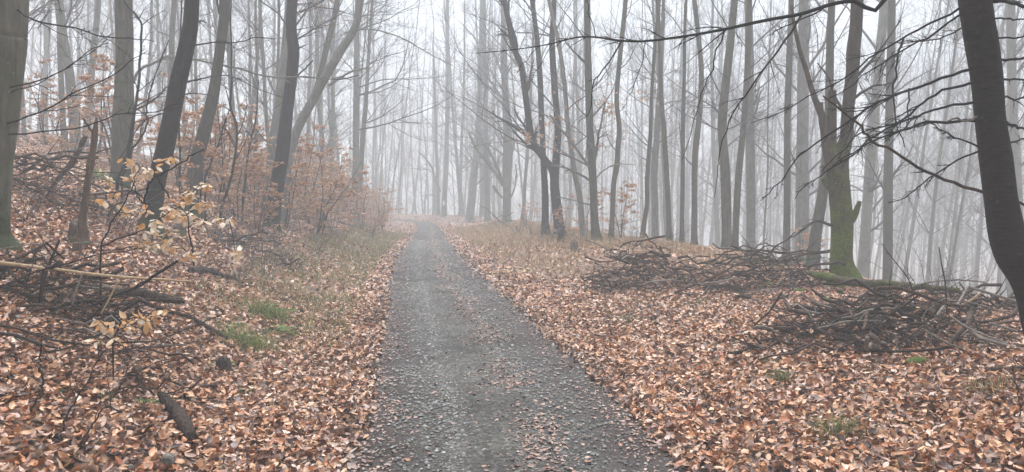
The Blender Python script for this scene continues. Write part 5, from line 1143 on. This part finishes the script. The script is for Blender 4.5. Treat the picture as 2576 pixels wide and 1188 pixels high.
def tuft(label, px, py, n, h, spread, seed, pal=GREEN, name='grass_tuft'):
    n *= 2; p = gp(px, py); rng = np.random.default_rng(seed); g = Geo(); q_ = rng.normal(0, spread, (n, 2)); pos = np.stack([q_[:, 0], q_[:, 1], hgt(p[0] + q_[:, 0], p[1] + q_[:, 1]) - p[2]], -1)
    grass_geo(g, rng, pos, h * rng.uniform(.5, 1.2, n), rng.uniform(.0011, .0024, n), pal[rng.integers(0, len(pal), n)] * rng.uniform(.8, 1.2, (n, 1)), .9)
    tag(link(name, g.mesh(name, MATS['grass']), None, p), label, 'grass', kind='stuff' if spread > .08 else None)
tuft('green grass tuft in the leaves right of the track, upper of two', *z6(495, 735), 110, .11, .07, 1)
tuft('green grass tuft in the leaves at the lower right, larger lower one', *z6(775, 1010), 150, .13, .09, 2)
tuft('tiny green tuft above the upper grass tuft', *z6(435, 645), 40, .07, .05, 3)
tuft('tiny green sprig at the bottom edge right', *z6(1225, 1160), 45, .05, .06, 4)
tuft('small green sprig in leaves at the far lower right', *z6(1320, 1010), 40, .05, .06, 5)
tuft('pale grass tuft under the dark curved trunk', *z6(1545, 800), 90, .14, .09, 6, np.concatenate([GREEN, DRY]))
tuft('small green sprig left of the slaty stones', *z6(800, 775), 30, .05, .06, 7)
tuft('thin green tuft by the first brushwood heap', *c3(430, 960), 60, .12, .07, 8)
tuft('sparse yellow-green grass before the left brushwood heap', *c3(420, 790), 130, .10, .28, 9, np.concatenate([GREEN, DRY]))
tuft('sparse green grass before the middle heap', *c3(1200, 770), 70, .10, .14, 10)
tuft('bright green grass patch at the right edge of the track', *z5(860, 190), 420, .12, .4, 11, np.array([(.14, .20, .04), (.20, .24, .07), (.30, .27, .12)]))
tuft('green grass tuft at the toe of the left bank, upper of two', *z4(1335, 410), 300, .26, .16, 12, GREEN * 1.4)
tuft('green grass tuft hanging down at the toe of the left bank, lower of two', *z4(1250, 560), 340, .22, .18, 13, GREEN * 1.4)
tuft('pale green sprig on the leaves left of the track', *z4(1635, 395), 60, .08, .08, 14, np.array([(.25, .32, .14), (.2, .28, .08)]))
tuft('green grass clump by the dark burnt-looking log', *z4(1620, 330), 110, .12, .16, 15)
tuft('small green tuft under the left sticks', *z4(300, 550), 45, .07, .04, 16, np.array([(.12, .22, .02), (.08, .15, .02)]))
tuft('tiny green sprout at the bottom edge left', *z4(395, 1170), 35, .07, .03, 17)
tuft('green sprout between the seedlings at the lower left', *z4(550, 840), 35, .08, .04, 18)
tuft('small green sprout below the left sticks', *z4(330, 800), 30, .06, .03, 19)
tuft('bright green fern-like tuft behind the dead snag', *c5(930, 500), 160, .32, .13, 20, np.array([(.16, .28, .03), (.12, .22, .03)]))
# ferns
def frond_mesh(seed, L):
    rng = np.random.default_rng(seed); g = Geo(); n = 12; s = np.linspace(0, 1, n); P = np.stack([s * L * .9, .03 * np.sin(s * 3), L * (.45 * s - .5 * s ** 2)], -1); g.add(*tubes(P, np.linspace(.003, .001, n), 4), None, None)
    g.C.append(np.repeat(np.array([[.10, .12, .03]]), g.n, 0))
    for k in range(1, n):
        for sd in (-1, 1):
            ln = L * .26 * math.sin(math.pi * (.15 + .83 * s[k])); p = P[k]; tip = p + np.array([ln * .45, sd * ln, -ln * .2]); w = L * .025
            c = GREEN[rng.integers(0, 4)] * rng.uniform(1.2, 2.0); g.add([p - np.array([w, 0, 0]), p + np.array([w, 0, 0]), (p + tip) / 2 + np.array([w, 0, .01]), tip], None, [(0, 1, 2), (0, 2, 3)], np.repeat(c[None], 4, 0))
    return g.mesh('frond', MATS['grass'])
FR = [frond_mesh(i, .30) for i in range(3)]
for i, (x, y, nf, s, lab) in enumerate([(1340, 400, 9, 1.0, 'green fern on the toe of the left bank, highest of the ferns'), (1390, 490, 8, .9, 'flat green fern by the grass tufts left of the track'), (1150, 470, 6, .7, 'small fern under the crooked dark branch'), (1080, 660, 5, .6, 'small fern beside the dark rotten stump'), (1200, 790, 4, .5, 'low fern sprig in the leaves below the rotten stump'), (650, 850, 4, .5, 'low fern sprig among the lower-left seedlings')]):
    p = gp(*z4(x, y)); root = tag(link('fern', None, None, p), lab, 'fern')
    for k in range(nf):
        o = link('frond', FR[k % 3], root); o.rotation_euler = (0, rs.uniform(-.25, .1), k * 6.28 / nf + rs.uniform(-.3, .3)); o.scale = (1.6 * s * rs.uniform(.75, 1.1),) * 3
# spruce boughs behind the middle heap
def bough_mesh(seed):
    rng = np.random.default_rng(seed); g = Geo(); n = 8; P = np.stack([np.linspace(0, 1, n), rng.normal(0, .01, n), .25 * np.sin(np.linspace(0, 2.2, n))], -1); D = unit(np.gradient(P, axis=0)); r = np.linspace(.012, .004, n)
    g.add(*tubes(P, r, 4)); g.C.append(np.repeat([[.06, .05, .035]], g.n, 0)); s2 = kids(rng, P[None], r[None], D[None], np.array([1.]), 14, .1, 1, .9, .45, .6); P2, R2, D2 = grow_batch(rng, *s2, 6, .05, -.02)
    V, Q = tubes(P2, R2 * .5, 3); g.add(V, Q, None, np.repeat([[.05, .05, .03]], len(V), 0)); k = rng.integers(0, len(P2), 900); j = rng.integers(0, 5, 900); f = rng.uniform(0, 1, (900, 1)); pos = P2[k, j] * (1 - f) + P2[k, j + 1] * f
    grass_geo(g, rng, pos, np.full(900, .045), np.full(900, .0022), np.array([[.035, .075, .03]]) * rng.uniform(.6, 1.6, (900, 1)), 1.0); return g.mesh('spruce_bough', MATS['grass'])
BG_ = [bough_mesh(i) for i in range(3)]
for i, (x, y, d, s, rz_) in enumerate([(1720, 400, 12.6, .8, .3), (1900, 390, 12.8, .9, 2.6), (2050, 380, 13.0, .9, .2), (2200, 400, 13.0, .8, 2.9), (2330, 400, 12.9, .7, .5), (1600, 420, 12.6, .7, 2.4), (2120, 420, 12.7, .8, 3.4)]):
    p = at(*c3(x, y), d); p[2] = max(p[2], float(hgt(p[0], p[1])) + .05); o = tag(link('spruce_bough', BG_[i % 3], None, p), 'dark green spruce bough lying behind the middle brushwood heap', 'bough', 'spruce boughs behind the middle heap'); o.scale = (s, s, s * .6); o.rotation_euler = (0, 0, rz_)

number_from_left('spruce_bough'); number_from_left('stone')
# verge grass: nobody could count these blades
def scatter(rng, n, ylo, yhi, ulo, uhi):
    y = np.sqrt(rng.uniform(ylo ** 2, yhi ** 2, n)); u = rng.uniform(ulo, uhi, n); k = np.clip(np.searchsorted(RC[:, 1], y), 0, len(RC) - 1); rcx = np.interp(y, RC[:, 1], RC[:, 0])
    s_ = narrow(y); w_ = np.where(np.abs(u) < 1.05, u * s_, u - np.sign(u) * 1.05 * (1 - s_)); x = rcx + w_ * RT[k, 1]; yy = y - w_ * RT[k, 0]; return np.stack([x, yy, hgt(x, yy)], -1), u
rng = np.random.default_rng(21); g = Geo()
p, u = scatter(rng, 36000, 12.5, 46, 1.7, 6.8); keep = (wob(p[:, 0], p[:, 1], 1.1, 5) + rng.normal(0, .5, len(p)) > -.25) & (u > 1.7 + 1.2 * np.clip((19 - p[:, 1]) / 5, 0, 2)); p = p[keep]
grass_geo(g, rng, p, rng.uniform(.10, .34, len(p)), rng.uniform(.0025, .006, len(p)), DRY[rng.integers(0, len(DRY), len(p))] * rng.uniform(.6, 1.1, (len(p), 1)), .9)
tag(link('dry_grass', g.mesh('dry_grass', MATS['grass'])), 'dry tan grass on the verge right of the track', 'grass', kind='stuff')
g = Geo(); p, u = scatter(rng, 26000, 9, 40, -3.5, -1.45); keep = (wob(p[:, 0], p[:, 1], .9, 2) + rng.normal(0, .5, len(p)) > -.2); p = p[keep]
pal = np.concatenate([DRY[:4] * .8, GREEN[[1, 2, 2, 1]] * 1.4]); grass_geo(g, rng, p, rng.uniform(.08, .26, len(p)), rng.uniform(.0025, .005, len(p)), pal[rng.integers(0, len(pal), len(p))] * rng.uniform(.7, 1.1, (len(p), 1)), .9)
tag(link('verge_grass', g.mesh('verge_grass', MATS['grass'])), 'green and tan grass strip left of the track', 'grass', kind='stuff')

# ------------------------------------------------------------------ leaf litter
rng = np.random.default_rng(33); LG = Geo()
def litter_mask(x, y, rng):
    u, _ = lateral(x, y); a = np.abs(u); n = len(x)
    edge = .90 + .12 * wob(x, y, 1.6, 2) + .15 * wob(x, y, .5, 4) + .10 * wob(x, y, .17, 1)
    out = np.clip((a - edge + .32) / .55, 0, 1) ** 2.2
    centre = .9 * np.exp(-((u - .2 - .12 * wob(x, y, 1.2, 7)) / .24) ** 2) * (.3 + .7 * (wob(x, y, .8, 9) > -.3))
    pr = np.maximum(out, np.maximum(centre, .03 + .07 * np.clip((a - .55) / .4, 0, 1)))
    gr = ((u > 2.0) & (u < 7) & (y > 16)) * .72 + ((u < -1.6) & (u > -3.5) & (y > 13)) * .6
    return rng.random(n) < pr * (1 - gr), u, edge
def litter_band(y0, y1, dens, lod, smin, smax, umax=40):
    w1 = .70 * y1 + 1.2; A = (y1 - y0) * 2 * w1; n = int(dens * A)
    x = rng.uniform(-w1, w1, n); y = rng.uniform(y0, y1, n); k = np.abs(x) < .70 * y + 1.2; x, y = x[k], y[k]
    ok, u, e = litter_mask(x, y, rng); ok &= (u < 9)
    x, y, u, e = x[ok], y[ok], u[ok], e[ok]; n = len(x); on = np.abs(u) < 1.0
    z = np.where(on, np.maximum(road_z(x, y), hgt(x, y)) + .010, hgt(x, y) + .010 + rng.uniform(0, .035, n))
    fr = leaf_frames(rng, n, .5); fo = leaf_frames(rng, n, .10); fr[on] = fo[on]
    c = leaf_cols(rng, n); tone = .96 + .14 * wob(x, y, 1.9, 3); c *= tone[:, None]
    wet = np.clip(1 - (np.abs(u) - e) / .45, 0, 1) * (rng.random(n) < .75); c = c * (1 - wet[:, None] * np.array([.42, .34, .24])) 
    dark = rng.random(n) < (.10 + .15 * np.clip(wob(x, y, .9, 8), 0, 1)); c[dark] *= np.array([.30, .28, .31])
    s = rng.uniform(smin, smax, n); s[on] *= rng.uniform(.25, .8, on.sum()); c[on] = c[on] * .45 + np.array([.30, .19, .16]) * .5
    return np.stack([x, y, z], -1), fr, s, c, lod
near = litter_band(2.9, 5.4, 1250, 0, .034, .082)
pos, fr, s, c, _ = near
# the 300 largest-looking leaves are objects of their own
sp = pos - np.array([0, 0, CAM_H]); pxn = np.abs(sp[:, 0] / sp[:, 1]); vis = (pxn < .66) & (-sp[:, 2] / sp[:, 1] < .335); score = np.where(vis, s / sp[:, 1], 0)
top300 = np.argsort(-score)[:300]; rest = np.ones(len(pos), bool); rest[top300] = False
leaf_batch(LG, rng, pos[rest], fr[rest], s[rest], 0, c[rest])
for args in (litter_band(5.4, 7.5, 1050, 1, .040, .088), litter_band(7.5, 13, 650, 1, .048, .09), litter_band(13, 24, 340, 2, .075, .115), litter_band(24, 46, 120, 2, .09, .15), litter_band(46, 82, 45, 2, .10, .17)):
    leaf_batch(LG, rng, *args[:3], args[4], args[3])
litter = tag(link('leaf_litter', LG.mesh('leaf_litter', MATS['leaf'])), 'thick carpet of fallen tan and brown beech leaves on both sides of the track', 'leaves', kind='stuff')
print('litter tris', sum(len(t_) for t_ in LG.T))
GL = {}
for i in top300:
    ci = int(np.argmin(((PAL - c[i]) ** 2).sum(1))) + len(CREAM); sh = int(i) % 4
    if (sh, ci) not in GL:
        me = leaf_mesh(sh, ci).copy(); me.materials.clear(); me.materials.append(MATS['leaf']); GL[(sh, ci)] = me
    o = link('leaf', GL[(sh, ci)], litter); f = fr[i]; p = pos[i] - f[0] * s[i] * .5
    o.matrix_local = Matrix([[f[0][k] * s[i], f[1][k] * s[i], f[2][k] * s[i], p[k]] for k in range(3)] + [[0, 0, 0, 1]])

# loose gravel on the track
rng = np.random.default_rng(44); GG = Geo()
t = np.array([(1, 0, 0), (.2, .9, 0), (-.9, .3, 0), (-.4, -.8, 0), (.1, .1, .55), (.45, -.75, .1)]); f = np.array([(0, 1, 4), (1, 2, 4), (2, 3, 4), (3, 5, 4), (5, 0, 4)])
SC = np.array([(.07, .072, .068), (.13, .138, .128), (.20, .212, .20), (.29, .305, .295), (.11, .09, .085), (.035, .033, .032)])
for y0, y1, n, smin, smax in ((3.3, 8, 22000, .005, .020), (8, 16, 20000, .007, .024), (16, 34, 12000, .012, .034)):
    p, u = scatter(rng, n, y0, y1, -1.02, 1.02); pr = .22 + .78 * np.exp(-((u + .12) / .42) ** 2) ; k = rng.random(len(p)) < pr; p = p[k]; m = len(p); a = rng.uniform(0, 6.28, m); s = smin + (smax - smin) * rng.random(m) ** 2.2
    ca, sa = np.cos(a), np.sin(a); X = t[None, :, 0] * ca[:, None] - t[None, :, 1] * sa[:, None]; Y = t[None, :, 0] * sa[:, None] + t[None, :, 1] * ca[:, None]; fl = rng.uniform(.5, 1.3, m)
    z = np.maximum(road_z(p[:, 0], p[:, 1]), hgt(p[:, 0], p[:, 1])) + .001
    V = np.stack([p[:, 0:1] + X * s[:, None], p[:, 1:2] + Y * s[:, None], z[:, None] + t[None, :, 2] * (s * fl)[:, None]], -1)
    cols = SC[rng.choice(6, m, p=[.27, .27, .16, .05, .13, .12])] * rng.uniform(.8, 1.2, (m, 1))
    GG.add(V, None, (f[None] + (np.arange(m) * 6)[:, None, None]).reshape(-1, 3), np.repeat(cols, 6, 0))
tag(link('gravel', GG.mesh('gravel', MATS['stone'], smooth=False)), 'loose wet grey gravel chips on the forest track', 'gravel', kind='stuff')
# fine twigs strewn over the leaves
rng = np.random.default_rng(45); g = Geo(); n = 1500
y = rng.uniform(3.5, 15, n); x = rng.uniform(-1, 1, n) * (.7 * y + 1); u, _ = lateral(x, y); k = (np.abs(u) > 1.1) & (u < 7.5) & ((rng.random(n) < .3) | (wob(x, y, 1.5, 6) > .1)); x, y = x[k], y[k]; n = len(x)
a = rng.uniform(0, 6.28, n); st = np.stack([x, y, hgt(x, y) + rng.uniform(.02, .05, n)], -1); P_, R_, _ = grow_batch(rng, st, np.stack([np.cos(a), np.sin(a), rng.normal(0, .12, n)], -1), rng.uniform(.1, .45, n), rng.uniform(.0015, .004, n), 5, .12, 0, .5); g.tubes(P_, R_, 4)
tag(link('twig_litter', g.mesh('twig_litter', MATS['brown_stick'])), 'fine brown twigs strewn over the fallen leaves', 'twigs', kind='stuff')

# ------------------------------------------------------------------ fog
bpy.context.view_layer.update()
top = 30.5
fx0, fx1, fy0, fy1 = GX[0] - 2, GX[-1] + 2, GY[0] - 2, GY[-1] + 2; fz0 = float(GZ.min()) - 1
zmax = max((o.matrix_world @ __import__('mathutils').Vector(b))[2] for o in bpy.data.objects if o.type == 'MESH' for b in o.bound_box)
print('highest', zmax)
top = zmax + .6
V = [(x, y, z) for z in (fz0, top) for y in (fy0, fy1) for x in (fx0, fx1)]
Q = [(0, 2, 3, 1), (4, 5, 7, 6), (0, 1, 5, 4), (2, 6, 7, 3), (0, 4, 6, 2), (1, 3, 7, 5)]
hm = bpy.data.materials.new('haze'); hm.use_nodes = True; nt = hm.node_tree; nt.nodes.clear()
pv = nt.nodes.new('ShaderNodeVolumePrincipled'); pv.inputs['Color'].default_value = (.885, .935, .965, 1); pv.inputs['Density'].default_value = FOG_DENSITY; pv.inputs['Anisotropy'].default_value = .0; pv.inputs['Density Attribute'].default_value = ''
mo = nt.nodes.new('ShaderNodeOutputMaterial'); nt.links.new(pv.outputs[0], mo.inputs['Volume'])
tag(link('haze', make_mesh('haze', V, Q, None, hm, False)), 'grey fog filling the forest', 'fog', kind='stuff')
print('tris', sum(len(m.loops) - 2 * len(m.polygons) for m in bpy.data.meshes if m.users))
